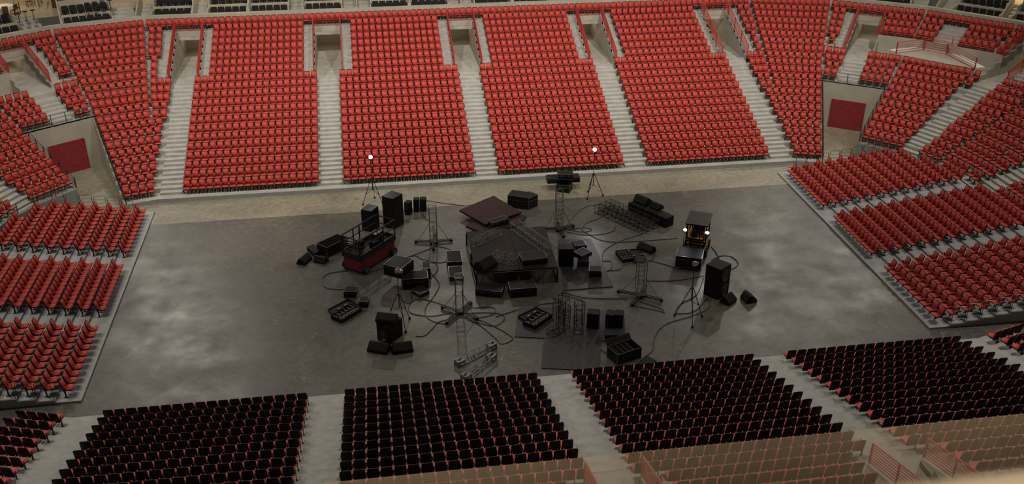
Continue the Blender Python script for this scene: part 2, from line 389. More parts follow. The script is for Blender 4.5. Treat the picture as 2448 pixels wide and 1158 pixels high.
# raised block front rail
pts = []
for i in (8, 9, 10):
    lo, hi = BF.lims(i, BF.d0(17)); lo = CC[8]+VW if i == 8 else lo; hi = -VW+.35 if i == 10 else hi
    for q in range(4): pts.append(BF.P(i, lo+(hi-lo)*q/4, BF.d0(17)+.05, BF.z(17)+.2))
level_fence(pts, 'long red rail along the front of the raised block in the right corner', M['redrail'], n=6, h=.8)
pts = []
for i in (2, 3, 4):
    lo, hi = BF.lims(i, BF.d0(17)); hi = CC[4]-VW if i == 4 else hi
    for q in range(5): pts.append(BF.P(i, lo+(hi-lo)*q/4, BF.d0(17)+.05, BF.z(17)+.2))
level_fence(pts, 'long red rail along the front of the raised block in the left corner', M['redrail'], n=6, h=.8)
ZL = 5.8
P4 = [G(2142, 128, ZL), G(2208, 120, ZL), G(2262, 130, ZL), G(2330, 165, ZL)]
level_fence(P4, 'three panels of red railing on the pale ledge behind the right corner seats', M['redrail'], n=6, h=.95, pr=.03)
fr = [BF.P(9, BF.lims(9, 12.25)[0]+.9, 12.25, 0), BF.P(9, BF.lims(9, 12.25)[1]-2.2, 12.25, 0), BF.P(9, BF.lims(9, 12.25)[1], 12.25, 0), BF.P(10, BF.lims(10, 12.25)[0]+.4, 12.3, 0)]
ring = [Vector((p.x, p.y, 0)) for p in [P4[0]]+fr+[P4[3], P4[2], P4[1]]]
mb = MB(); mb.hexa([p+Vector((0, 0, 4.6)) for p in ring], [p+Vector((0, 0, ZL-.02)) for p in ring]); struct(mb.build('trim_viewing_ledge', M['wallc']))
mb = MB()
for a, b in zip(P4, P4[1:]):
    t = (b-a).normalized(); n_ = Vector((-t.y, t.x, 0))
    mb.hexa([a, b, b+n_*.9, a+n_*.9], [p+Vector((0, 0, .10)) for p in (a, b, b+n_*.9, a+n_*.9)])
struct(mb.build('trim_ledge_ramp', mat('ramp_white', (.72, .66, .62), .8, spec=.2)))
for i, w, x in ((8, 'right', 1), (4, 'left', -1)):
    c = CC[i]; a = BF.P(i, c-x*(VW+.1), BF.d0(14)-.05, 4.9); b = BF.P(i, c-x*(VW+1.7), BF.d0(14)-.05, 4.9); e = BF.P(i, c-x*(VW+1.0), BF.d0(14)+.9, 4.9)
    level_fence([a, b, e], 'thin red handrail on the landing by the %s corner walkway opening' % w, M['redrail'], n=2, h=.95, pr=.03)
# --- corner tunnels under the seats
for i, w, sgn in ((8, 'right', 1), (4, 'left', -1)):
    mb = MB()
    d1 = BF.d0(10)
    def P2(s, d, z): return BF.P(i, s, d, z)
    lo0, hi0 = BF.lims(i, -.77); lo1, hi1 = BF.lims(i, d1)
    def wallstrip(kr, e):                                           # stepped side wall following the neighbour's rows
        for k in kr:
            da, db = BF.d0(k), BF.d0(k+1); x_ = (ext(k) if e == 0 else -ext(k)) if e == inner else 0; sa, sb = BF.lims(i, da)[e]+x_, BF.lims(i, db)[e]+x_; o = .10*(1 if e else -1)
            q = [(sa-o*.3, da), (sa+o, da), (sb+o, db), (sb-o*.3, db)]
            if e == 0: q.reverse()
            mb.hexa([P2(s, d, -.1) for s, d in q], [P2(s, d, BF.z(k)+.06) for s, d in q])
    inner, outer = (0, 1) if i == 8 else (1, 0)
    wallstrip(range(0, 10), inner); wallstrip(range(3, 10), outer)
    q = [(lo1, d1-.02), (hi1, d1-.02), (hi1, d1+.25), (lo1, d1+.25)]
    mb.hexa([P2(s, d, -.1) for s, d in q], [P2(s, d, BF.z(10)) for s, d in q])
    struct(mb.build('wall_tunnel_'+w, M['wallc']))
    c = FAR[i].L/2-.35*sgn; mc = MB()
    q = [(c-1.38, d1-.10), (c+1.38, d1-.10), (c+1.38, d1-.03), (c-1.38, d1-.03)]
    mc.hexa([P2(s, d, 0.02) for s, d in q], [P2(s, d, 2.45) for s, d in q])
    tag(mc.build('tunnel_curtain', M['reddoor']), 'dark red curtain closing the %s corner tunnel' % w, 'curtain')
    pts = [P2(lo1+(hi1-lo1)*q/5, d1+.03, BF.z(10)) for q in range(6)]
    level_fence(pts, 'grey steel rail above the %s corner tunnel' % w, M['rail'], n=4, h=.9)
    for e, kr, sd in ((inner, range(0, 10), 'seat side'), (outer, range(3, 10), 'corner side')):
        pts = [P2(BF.lims(i, BF.d0(k)+.1)[e]+((ext(k) if e == 0 else -ext(k)) if e == inner else 0), BF.d0(k)+.1, BF.z(k)+.05) for k in kr]
        level_fence(pts, 'dark stepped rail on the %s of the %s tunnel' % (sd, w), M['iron'], n=4, h=.75)
# --- front wall of the corner blocks (rows 3 up) and its rail
mb = MB()
for i in (0, 1, 2, 3, 9, 10, 11, 12):
    d = BF.d0(3); lo, hi = BF.lims(i, d); q = [(lo, d-.06), (hi, d-.06), (hi, d), (lo, d)]
    mb.hexa([BF.P(i, s, d_, 0) for s, d_ in q], [BF.P(i, s, d_, BF.z(3)+.02) for s, d_ in q])
struct(mb.build('wall_corner_front', M['plat']))
for ii, w in (((9, 10), 'right'), ((3, 2), 'left')):
    pts = []
    for i in (ii if w == 'right' else ii):
        d = BF.d0(3)+.03; lo, hi = BF.lims(i, d); e = (lo, (lo+hi)/2) if w == 'right' else (hi, (lo+hi)/2)
        pts += [BF.P(i, s, d, BF.z(3)) for s in e]
    lo, hi = BF.lims(ii[1], BF.d0(3)); pts.append(BF.P(ii[1], hi if w == 'right' else lo, BF.d0(3)+.03, BF.z(3)))
    level_fence(pts, 'grey front rail below the %s corner seats' % w, M['rail'], n=4, h=.8)
# --- top wall behind the last row, and the boxes
mb = MB()
for i in range(0, 13):
    d = BF.d0(21); lo, hi = BF.lims(i, d); l2, h2 = BF.lims(i, d+.45); q = [(lo, d), (hi, d), (h2, d+.45), (l2, d+.45)]
    mb.hexa([BF.P(i, s, e, 6.9) for s, e in q], [BF.P(i, s, e, 8.50) for s, e in q])
struct(mb.build('wall_balcony_front', M['wallc']))
# ------------------------------------------------------------------ seats
import numpy as np
PIT = 0.5365
def round_panel(w, z0, z1, y0, y1, th, r=.07, n=3):
    """outline of a back panel with rounded upper corners, leaning from y0 to y1; front ring and back ring"""
    pts = [(-w/2+.03, z0), (w/2-.03, z0), (w/2, z0+.04)]
    for q in range(n+1):
        a = q/n*PI/2; pts.append((w/2-r+r*math.cos(a), z1-r+r*math.sin(a)))
    for q in range(n+1):
        a = PI/2+q/n*PI/2; pts.append((-w/2+r+r*math.cos(a), z1-r+r*math.sin(a)))
    pts.append((-w/2, z0+.04))
    fy = lambda z: y0+(y1-y0)*(z-z0)/(z1-z0)
    return [(x, fy(z), z) for x, z in pts], [(x*1.0, fy(z)+th, z) for x, z in pts]
def seat_parts(detail=3):
    P = {}
    m = MB(); f, b = round_panel(.43, .44, .91, .02, .145, .035, n=detail); m.hexa(f, b, 0); P['backrest'] = (m, ['red'])
    m = MB(); f, b = round_panel(.456, .31, .94, .045, .185, .035, n=detail); m.hexa(f, b, 0); P['back_shell'] = (m, ['blk'])
    m = MB(); z = lambda y: .435-.03*(y+.37)/.40
    ring = [(-.20, -.37), (.20, -.37), (.225, -.33), (.225, .03), (-.225, .03), (-.225, -.33)]
    m.hexa([(x, y, z(y)-.0) for x, y in ring], [(x, y, z(y)+.045) for x, y in ring], 0); P['seat'] = (m, ['redp'])
    m = MB(); m.hexa([(x*.95, y*.95, z(y)-.05) for x, y in ring], [(x*.98, y*.98, z(y)-.001) for x, y in ring], 0); P['seat_shell'] = (m, ['blk'])
    m = MB()
    m.box(-.26, -.235, -.03, .05, .0, .62); m.box(-.275, -.22, -.10, .14, 0, .02); P['leg'] = (m, ['iron'])
    m = MB(); m.box(-.285, -.250, -.28, .04, .60, .63); P['armrest'] = (m, ['red'])
    return P
SP = seat_parts(3)
SEATMESH = {k: v[0].mesh('arena_'+k, [M[a] for a in v[1]]) for k, v in SP.items()}
def block_mesh():                                                   # one seat as arrays, for the far rows
    P = seat_parts(2); names = ['red', 'blk', 'redp', 'iron']; V = []; F = []; MI = []
    for k, (m, ms) in P.items():
        n = len(V); V += m.v; F += [tuple(a+n for a in f) for f in m.f]; MI += [names.index(ms[0])]*len(m.f)
    return V, F, MI, names
seats = []                                                          # (x, y, z, yaw, section, row, index, count, end)
def fill(B, i, k, s0, s1, sec, n=None, off=0):
    d = B.d(k); lo, hi = B.lims(i, d); a = lo+.06 if s0 is None else s0; b = hi-.06 if s1 is None else s1
    if b-a < .5: return off
    n = n or int((b-a+.06)/PIT)
    if n < 1: return off
    g = (b-a)/n if (b-a)/n < PIT*1.16 else PIT*1.1
    m = (a+b)/2
    for j in range(n):
        s = m+(j-(n-1)/2)*g; p = B.P(i, s, d, B.z(k)); seats.append((p.x, p.y, p.z, B.yaw(i), sec, k, off+j))
    return off+n
SECX = [(-13.5, -3.9), (-2.15, 7.49), (9.26, 18.86), (20.65, 30.4)]
for k in range(0, 13):
    for j, (a, b) in enumerate(SECX): fill(BF, 6, k, a-X0, b-X0, 'F%d' % j, 18)
    if k >= 8: fill(BF, 6, k, None, -15.24-X0, 'FL', 2 if k < 10 else 3); fill(BF, 6, k, 32.2-X0, None, 'FR', 2 if k < 10 else 3)
for k in range(13, 20):
    for j, (a, b) in enumerate(SECX): fill(BF, 6, k, a+PIT*2-X0, b-PIT*2-X0, 'F%d' % j, 14)
    fill(BF, 6, k, None, -16.35-X0, 'FL'); fill(BF, 6, k, 33.3-X0, None, 'FR')
for i in range(13): fill(BF, i, 20, None, None, 'T%d' % i)
for i in (5, 7):
    for k in range(0, 20):
        lo, hi = BF.lims(i, BF.d(k)); w_ = -BF.lims(6, BF.d(k))[0]-.1
        if k >= 8: fill(BF, i, k, lo+.06-(ext(k) if i == 5 else 0), hi-.06+(ext(k) if i == 7 else 0), 'FC')
        elif i == 5: fill(BF, i, k, lo+.08-ext(k), hi+w_, 'FC', max(4, int((hi+w_-lo+ext(k))/.56)))
        else: fill(BF, i, k, lo-w_, hi-.08+ext(k), 'FC', max(4, int((hi+w_-lo+ext(k))/.56)))
for i, x in ((8, 1), (4, -1)):
    c = CC[i]
    for k in range(10, 14): fill(BF, i, k, None, c-.87, 'FC'); fill(BF, i, k, c+.87, None, 'FC')
    for k in range(15, 20):
        if x > 0:
            fill(BF, i, k, None, c-VW-.95, 'FC')
            if k >= 17: fill(BF, i, k, c+VW+.2, None, 'FC')
        else:
            fill(BF, i, k, c+VW+.95, None, 'FC')
            if k >= 17: fill(BF, i, k, None, c-VW-.2, 'FC')
for i in (9, 3):
    for k in range(3, 14): fill(BF, i, k, None, None, 'FC')
    for k in range(17, 20):
        m = FAR[i].L/2
        if i == 9: fill(BF, i, k, None, m-1.5, 'FC'); fill(BF, i, k, m+.5, None, 'FC')
        else: fill(BF, i, k, None, m-1.8, 'FC'); fill(BF, i, k, m+.2, None, 'FC')
for k in range(3, 14):
    fill(BF, 10, k, None, -.85, 'FC', None); fill(BF, 10, k, .98, None, 'FC'); fill(BF, 11, k, None, None, 'FC')
    fill(BF, 2, k, None, FAR[2].L-.98, 'FC'); fill(BF, 2, k, FAR[2].L+.85, None, 'FC'); fill(BF, 1, k, None, None, 'FC')
    fill(BF, 12, k, None, 1.25, 'FC'); fill(BF, 12, k, 3.15, 8.3, 'FC')
for i in (2, 1):
    for k in range(17, 20): fill(BF, i, k, None, None, 'FC')
for k in range(14, 20):
    if k >= 17: fill(BF, 10, k, None, -VW-.2, 'FC')
    fill(BF, 10, k, VW+.95, None, 'FC'); fill(BF, 11, k, None, None, 'FC'); fill(BF, 12, k, None, 8.3, 'FC')
tag(stairs('side_stairs', BF, 10, VW+.1, VW+.85, 14, 20), 'narrow upper stairs at the upper right edge of the view', 'stairs', 'aisle stairs')
for k in range(0, 17):
    for j, (a, b) in enumerate(SECX): e_ = PIT*2 if k > 12 else 0; fill(BN, 6, k, a+e_-X0, b-e_-X0, 'N%d' % j, 14 if k > 12 else 18)
    for i in (5, 7):
        lo, hi = BN.lims(i, BN.d(k)); w_ = -BN.lims(6, BN.d(k))[0]-.1; n_ = max(4, int((hi+w_-lo+ext(k))/.57))
        if i == 5: fill(BN, i, k, lo+.08-ext(k), hi+w_, 'NL', n_)
        else: fill(BN, i, k, lo-w_, hi-.08+ext(k), 'NR', n_)
# ------------------------------------------------------------------ end platforms (stepped decks with seats)
def fits(x, y):                                                     # inside the fixed corner front walls
    p = Vector((x, YC+abs(y-YC))); return all((p-FAR[i].O).dot(FAR[i].n) < BF.d0(3)-.25 for i in (2, 3, 4, 8, 9, 10))
for sg, xe, w, nrow in ((-1, -15.2, 'left', 9), (1, 30.25, 'right', 13)):
    xf = xe+.78*sg; tr = .882; ri = .130 if sg < 0 else .120
    nrow = 9 if sg < 0 else 12
    for j in range(nrow):
        z = .10+ri*j; x0 = xe if j == 0 else xf+sg*(tr*j-.42); x1 = xf+sg*(tr*(j+1)-.42)
        mb = MB(); yt = 65.7
        while not (fits(x0, yt) and fits(x1, yt)) and yt > 57: yt -= .1
        mb.box(min(x0, x1), max(x0, x1), 43.45, yt, z-.12 if j else 0.0, z)
        mb.box(min(x0, x1), max(x0, x1), 43.5, 43.58, 0, z-.12) if j else None
        tag(mb.build('seating_platform', M['plat']), 'grey deck of the %s end seats, %s from the arena floor' % (w, ['first', 'second', 'third', 'fourth', 'fifth', 'sixth', 'seventh', 'eighth', 'ninth', 'tenth', 'eleventh', 'twelfth', 'thirteenth'][j]), 'platform', 'stepped decks under the %s end seats' % w)
        xs = xf+sg*tr*j
        for blk, (ya, yb, n) in dict(A=(65.15, 58.8, 11), B=(57.1, 51.6, 11), C=(49.95, 43.75, 10)).items():
            g = (ya-yb)/n
            for q in range(n):
                y = ya-g*(q+.5)
                if fits(xs+sg*.5, y+.2): seats.append((xs, y, z, -sg*PI/2, 'P%s%s' % (w[0].upper(), blk), j, q))
        if j >= 1 and j < 11:
            xa, xb = x0+sg*.06, x1-sg*.06
            for yy, cn in ((43.56, 'near'), (65.6, 'far')):
                if cn == 'far' and not fits(x1, 65.3): continue
                r = empty('platform_rail', (xa, yy, z), 0, 'small grey steel rail at the %s end of the %s deck, %s step up' % (cn, w, ['', 'first', 'second', 'third', 'fourth', 'fifth', 'sixth', 'seventh', 'eighth', 'ninth', 'tenth'][j]), 'railing', 'end rails of the stepped decks')
                mb = MB(); L = xb-xa; mb.tube([(0, 0, 0), (0, 0, 1.0), (L*.03, 0, 1.05), (L*.97, 0, 1.05), (L, 0, 1.0), (L, 0, 0)], .02, n=5); mb.build('frame', M['rail'], r)
                mb = MB()
                for h in (.25, .5, .78): mb.tube([(0, 0, h), (L, 0, h)], .012, n=5)
                mb.build('bar', M['rail'], r)
# visible size of each seat, then the 300 that show largest become things of their own
def vis(p):
    d = Vector((p[0], p[1], p[2]+.6))-CAM; z = d.dot(fwd); x = W/2+FPX*d.dot(rgt)/z; y = H/2-FPX*d.dot(upv)/z
    return z, x, y
seats = [s for s in seats if -60 < vis(s)[1] < W+60 and -60 < vis(s)[2] < H+70]
inside = [s for s in seats if 4 < vis(s)[1] < W-4 and 0 < vis(s)[2] < H-6 and s[4][0] == 'N']
inside.sort(key=lambda s: vis(s)[0]); big = set(inside[:300]); rest = [s for s in seats if s not in big]
ORD = ['first', 'second', 'third', 'fourth', 'fifth', 'sixth', 'seventh', 'eighth', 'ninth', 'tenth', 'eleventh', 'twelfth', 'thirteenth', 'fourteenth', 'fifteenth', 'sixteenth', 'seventeenth', 'eighteenth', 'nineteenth', 'twentieth', 'twenty-first', 'twenty-second']
SECN = {'N0': 'leftmost full near block', 'N1': 'middle near block', 'N2': 'near block under equipment trunk', 'N3': 'rightmost full near block', 'NL': 'left corner block', 'NR': 'right corner block'}
def make_seat():
    r = empty('arena_seat')
    for k in ('seat', 'backrest', 'armrest', 'leg'):
        o = bpy.data.objects.new(k, SEATMESH[k]); COL.objects.link(o); o.parent = r
        if k in ('seat', 'backrest'):
            c = bpy.data.objects.new('shell', SEATMESH['seat_shell' if k == 'seat' else 'back_shell']); COL.objects.link(c); c.parent = o
            c['label'] = 'black underside shell' if k == 'seat' else 'black rear shell'
    return r
def copy_tree(o, parent=None):
    c = o.copy(); COL.objects.link(c)
    if parent: c.parent = parent
    for ch in list(o.children): copy_tree(ch, c)
    return c
first = None
for s in sorted(big, key=lambda s: (s[4], s[5], s[6])):
    r = make_seat() if first is None else copy_tree(first)
    first = first or r
    r.location = s[:3]; r.rotation_euler.z = s[3]
    tag(r, 'black-backed red seat, %s from left, %s row up from floor, %s' % (ORD[s[6]] if s[6] < 22 else 'last', ORD[s[5]], SECN[s[4]]), 'seat', 'nearest red arena seats with black backs')
V, F_, MI, names = block_mesh()
Va = np.array(V, dtype=np.float64); n = len(rest); nv = len(Va)
A = np.array([s[:4] for s in rest]); c, sn = np.cos(A[:, 3]), np.sin(A[:, 3])
X = c[:, None]*Va[None, :, 0]-sn[:, None]*Va[None, :, 1]+A[:, 0:1]; Y = sn[:, None]*Va[None, :, 0]+c[:, None]*Va[None, :, 1]+A[:, 1:2]
Z = np.broadcast_to(Va[None, :, 2], X.shape)+A[:, 2:3]
allv = np.stack([X, Y, Z], -1).reshape(-1, 3)
me = bpy.data.meshes.new('distant_arena_seats'); loops = [a for f in F_ for a in f]; ls = [len(f) for f in F_]
Lp = (np.array(loops)[None, :]+nv*np.arange(n)[:, None]).ravel().astype(np.int32)
st = np.concatenate([[0], np.cumsum(np.tile(ls, n))[:-1]]).astype(np.int32)
me.vertices.add(len(allv)); me.vertices.foreach_set('co', allv.ravel().astype(np.float32))
me.loops.add(len(Lp)); me.loops.foreach_set('vertex_index', Lp)
me.polygons.add(len(st)); me.polygons.foreach_set('loop_start', st)
for nm in names: me.materials.append(M[nm])
me.polygons.foreach_set('material_index', np.tile(np.array(MI, dtype=np.int32), n))
me.update(calc_edges=True); me.validate()
o = bpy.data.objects.new('arena_seat_rows', me); COL.objects.link(o)
tag(o, 'rows upon rows of red plastic seats filling the stands', 'seating', kind='stuff')
print('seats', len(seats), 'individual', len(big))
# ------------------------------------------------------------------ boxes above the far stand
M['warm'] = mat('warm_carpet', (0.42, 0.33, 0.20), 0.9, noise=(3, (0.5, 0.40, 0.26), 5, .3, .7), spec=.1)
M['brown'] = mat('brown_wood', (0.09, 0.03, 0.015), 0.5)
M['cloth'] = mat('white_cloth', (0.7, 0.66, 0.58), 0.8)
def suite_seat_meshes():
    a = MB(); f, b = round_panel(.53, .40, .86, .02, .10, .09, r=.05, n=2); a.hexa(f, b)
    c = MB(); c.hexa([(-.25, -.45, .36), (.25, -.45, .36), (.25, .05, .36), (-.25, .05, .36)], [(-.25, -.45, .46), (.25, -.45, .46), (.25, .05, .46), (-.25, .05, .46)])
    d = MB(); d.box(-.04, .04, -.2, -.12, 0, .36); d.box(-.15, .15, -.3, -.02, 0, .02)
    return a.mesh('suite_back', [M['blk']]), c.mesh('suite_pan', [M['blk']]), d.mesh('suite_stem', [M['iron']])
SM = suite_seat_meshes(); ssf = None
def suite_seat(p, yaw, label):
    global ssf
    if ssf is None:
        r = empty('lounge_chair')
        for nm, me_ in zip(('backrest', 'seat', 'pedestal'), SM):
            o = bpy.data.objects.new(nm, me_); COL.objects.link(o); o.parent = r
        ssf = r
    else: r = copy_tree(ssf)
    r.location = p; r.rotation_euler.z = yaw; tag(r, label, 'chair', 'black chairs in the boxes')
DS = BF.d0(21)+.45
def strip(mb, i, s0, s1, d0, d1, z0, z1):
    q = [(s0, d0), (s1, d0), (s1, d1), (s0, d1)]; mb.hexa([BF.P(i, s, d, z0) for s, d in q], [BF.P(i, s, d, z1) for s, d in q])
ROWZ = (7.85, 8.45, 9.0)
def suite(i, s0, s1, seats_left, n, who):
    """one open box between two dividers: two rows of n seats, stairs at the other side"""
    w = n*.605; sl = s0+.22 if seats_left else s1-.22-w; st = (sl+w+.2, s1-.08) if seats_left else (s0+.08, sl-.2)
    mb = MB(); sa, sb = (sl-.18, sl+w+.18)
    strip(mb, i, sa, sb, DS, DS+1.55, 7.2, ROWZ[0]); strip(mb, i, sa, sb, DS+1.55, DS+3.1, 7.2, ROWZ[1]); strip(mb, i, sa, sb, DS+1.45, DS+1.6, 7.2, ROWZ[1]+.36)
    strip(mb, i, sa, sb, DS+3.0, DS+3.25, 7.2, ROWZ[2]+.65)
    for e in (sa, sb-.1): strip(mb, i, e, e+.1, DS, DS+1.5, 7.2, ROWZ[1]+.22); strip(mb, i, e, e+.1, DS+1.5, DS+3.2, 7.2, ROWZ[2]+.3)
    struct(mb.build('wall_box_tiers', M['wallc']))
    mb = MB()
    for k in range(6): strip(mb, i, st[0], st[1], DS+.54*k, DS+.54*(k+1), 7.2, 7.7+.2*k)
    tag(mb.build('box_stairs', M['conc']), 'narrow dark steps inside the %s' % who, 'stairs', 'steps in the boxes')
    for r_, (d, z) in enumerate(((DS+.95, ROWZ[0]), (DS+2.55, ROWZ[1]))):
        for j in range(n):
            suite_seat(BF.P(i, sl+(j+.5)*.605, d, z), BF.yaw(i), 'black box chair, %s from left, %s row, %s' % (ORD[j], ('front', 'back')[r_], who))
    return sl, w
def divider(i, s, label):
    mb = MB(); q = [(s-.05, DS), (s+.05, DS), (s+.05, DS+3.2), (s-.05, DS+3.2)]; zt = (8.65, 8.65, 10.1, 10.1)
    mb.hexa([BF.P(i, a, d, 7.2) for a, d in q], [BF.P(i, a, d, z) for (a, d), z in zip(q, zt)]); tag(mb.build('partition', M['wallc']), label, 'partition', 'sloping partitions between boxes')
mb = MB()
for i in range(2, 11):
    lo, hi = BF.lims(i, DS+3.2); l2, h2 = BF.lims(i, DS+12); q = [(lo, DS+3.2), (hi, DS+3.2), (h2, DS+12), (l2, DS+12)]
    mb.hexa([BF.P(i, s, d, 8.4) for s, d in q], [BF.P(i, s, d, ROWZ[2]-.02) for s, d in q])
struct(mb.build('floor_lounge', M['warm']))
mb = MB()
for i in range(2, 11):
    lo, hi = BF.lims(i, DS+12); q = [(lo, DS+12), (hi, DS+12), (hi, DS+12.2), (lo, DS+12.2)]
    mb.hexa([BF.P(i, s, d, 8.4) for s, d in q], [BF.P(i, s, d, 13) for s, d in q])
struct(mb.build('wall_lounge_back', M['wallc']))
DVX = [-18.8, -14.2, -9.6, -5.05, -.4, 4.15, 8.65, 13.2, 17.8, 22.4, 27.0, 31.5, 35.6]; SL = 'FFTTFTFTFTFT'
for m, x in enumerate(DVX):
    divider(6, x-X0, 'sloping concrete partition, %s from left above the far stand' % ORD[m])
    if m+1 < len(DVX): suite(6, x-X0, DVX[m+1]-X0, SL[m] == 'T', 5, 'box %s from left above far stand' % ORD[m])
lo, hi = BF.lims(5, DS); mid = (lo+hi)/2
suite(5, mid-2.8, mid+3.2, True, 6, 'six-seat box over the left bend'); divider(5, mid-2.8, 'sloping partition left of the left bend six-seat box')
lo, hi = BF.lims(4, DS); suite(4, hi-5.4, hi, True, 5, 'five-seat box above the left corner'); divider(4, hi-5.45, 'sloping partition left of the five-seat corner box')
suite(4, hi-9.4, hi-5.5, False, 3, 'box at the left edge of the view')
lo, hi = BF.lims(9, DS); mid = (lo+hi)/2
divider(9, mid-3.1, 'sloping partition left of the right corner six-seat box'); suite(9, mid-3.1, mid+2.2, False, 6, 'six-seat box above the right corner'); divider(9, mid+2.25, 'sloping partition right of the right corner six-seat box')
suite(9, mid+2.3, mid+5.8, False, 4, 'box at the right edge of the view')
lo, hi = BF.lims(8, DS); suite(8, hi-4.9, hi-.1, True, 5, 'five-seat box left of the right corner')
# lounge things in the top left corner
def chair_brown(p, rz, lab):
    r = empty('dining_chair', p, rz, lab, 'chair', 'brown lounge chairs')
    m_ = MB(); m_.box(-.22, .22, -.22, .22, .44, .48); m_.build('seat', M['brown'], r)
    m_ = MB(); m_.box(-.22, .22, .18, .22, .55, .95); m_.build('backrest', M['brown'], r)
    for x in (-.2, .2):
        for y in (-.2, .2): m_ = MB(); m_.box(x-.02, x+.02, y-.02, y+.02, 0, .95 if y > 0 else .44); m_.build('leg', M['brown'], r)
zl = ROWZ[2]; tp = G(8, 14, zl+.75); tp.z = zl
t = empty('lounge_table', tp, 0, 'round lounge table under a bright white cloth', 'table')
m_ = MB(); m_.lathe([(.03, .70), (.75, .70), (.76, .75), (.02, .76)], 24); m_.build('tabletop', M['cloth'], t, smooth=False)
m_ = MB(); m_.lathe([(.3, 0), (.06, .05), (.05, .7)], 12); m_.build('leg', M['brown'], t)
for j, a in enumerate((-.4, -1.2, -2.0, .4)): chair_brown(tp+Vector((math.cos(a)*.95, math.sin(a)*.95, 0)), a-PI/2, 'brown wooden chair around the white lounge table, %s counted clockwise' % ORD[j])
p = G(72, 16, zl); chair_brown(p, .6, 'lone brown chair on the pale lounge carpet')
chair_brown(G(92, 10, zl), -.5, 'brown chair beside the lone lounge chair')
p = G(137, 19, zl); r = empty('lounge_cabinet', p, -.3, 'dark brown cabinet at the lounge edge by the steps', 'cabinet')
m_ = MB(); m_.box(-.45, .45, 0, .5, 0, 1.5); m_.build('body', M['brown'], r)
m_ = MB(); m_.box(-.43, -.01, -.02, 0, .05, 1.45); m_.build('door', M['brown'], r); m_ = MB(); m_.box(.01, .43, -.02, 0, .05, 1.45); m_.build('door', M['brown'], r)
for n_, (px, py) in enumerate(((35, 27), (92, 22), (112, 22), (152, 14))):
    q = G(px, py, zl); m_ = MB(); m_.box(-.06, .06, -.06, .06, 0, 3.5); tag(m_.build('lounge_post', M['wallc'], loc=q), 'square post at the lounge front, %s from left' % ORD[n_], 'post', 'posts of the lounge front')
def stool(p, lab):
    r = empty('bar_stool', p, 0, lab, 'stool', 'bar stools behind the boxes')
    m_ = MB(); m_.lathe([(.16, .70), (.2, .72), (.2, .76), (.05, .78)], 16); m_.build('seat', M['blk'], r)
    m_ = MB(); m_.lathe([(.18, 0), (.03, .03), (.025, .7)], 12); m_.build('pedestal', M['iron'], r)
for n_, (px, py) in enumerate(((42, 33), (59, 29), (77, 26), (207, 9), (225, 7), (243, 4), (261, 2))):
    stool(G(px, py-2, zl+.75)-Vector((0, 0, .75)), 'round black bar stool behind the left boxes, %s from left' % ORD[n_])
ll = bpy.data.lights.new('lounge_lamp', 'AREA'); ll.energy = 260; ll.size = 3; ll.color = (1, .8, .5)
lo_ = bpy.data.objects.new('lounge_lamp', ll); COL.objects.link(lo_); lo_.location = BF.P(4, 1, DS+6, 12.6)
l2 = bpy.data.objects.new('lounge_lamp', ll); COL.objects.link(l2); l2.location = BF.P(6, 5, DS+6, 12.6)
l3 = bpy.data.objects.new('lounge_lamp', ll); COL.objects.link(l3); l3.location = BF.P(9, 5, DS+6, 12.6)
# ------------------------------------------------------------------ equipment on the arena floor
M['case'] = mat('case_laminate', (0.008, 0.008, 0.008), 0.6, noise=(22, (0.04, 0.038, 0.036), 3, .5, .75), spec=.2)
M['trim'] = mat('case_aluminium', (0.20, 0.20, 0.20), 0.35, .8)
M['cab'] = mat('speaker_black', (0.007, 0.007, 0.007), 0.6, spec=.2)
M['grille'] = mat('speaker_grille', (0.012, 0.012, 0.012), 0.75, spec=.15)
M['cone'] = mat('woofer_cone', (0.02, 0.02, 0.02), 0.35)
M['alu'] = mat('dull_truss_aluminium', (0.22, 0.22, 0.21), 0.4, .8)
M['dtruss'] = mat('black_truss', (0.015, 0.015, 0.015), 0.45, .3)
M['chrome'] = mat('chrome', (0.6, 0.6, 0.6), 0.15, 1.0)
M['mat_'] = mat('rubber_floor_tile', (0.016, 0.016, 0.017), 0.45, noise=(14, (0.085, 0.084, 0.084), 4, .5, .8), bump=.5, spec=.4)
M['deck'] = mat('deck_carpet', (0.012, 0.009, 0.008), 0.65, noise=(14, (0.06, 0.046, 0.038), 4, .5, .8), bump=.4, spec=.25)
M['ply'] = mat('deck_ply_red_reflection', (0.022, 0.008, 0.007), 0.6, noise=(12, (0.06, 0.022, 0.018), 4, .5, .8), bump=.3, spec=.25)  # red reflection tint put into the panel colour
M['tyre'] = mat('black_tyre', (0.012, 0.012, 0.012), 0.8)
M['lred'] = mat('lift_red', (0.16, 0.014, 0.010), 0.5)
M['yel'] = mat('forklift_yellow', (0.45, 0.23, 0.03), 0.45)
M['lamp'] = mat('lit_lamp', (1, 1, 1), emis=((1.0, .98, .96), 60))
M['drape'] = mat('black_drape', (0.010, 0.010, 0.010), 0.9, spec=.1)
M['cable'] = mat('black_cable', (0.015, 0.013, 0.012), 0.5)
M['white'] = mat('pale_label', (0.5, 0.5, 0.48), 0.6)
def frame_ab(A, B, z=0.0):
    """origin at A (a point of the photograph on level z), yaw along A to B, and the length"""
    a, b = G(*A, z), G(*B, z); v = b-a; return a, math.atan2(v.y, v.x), v.length
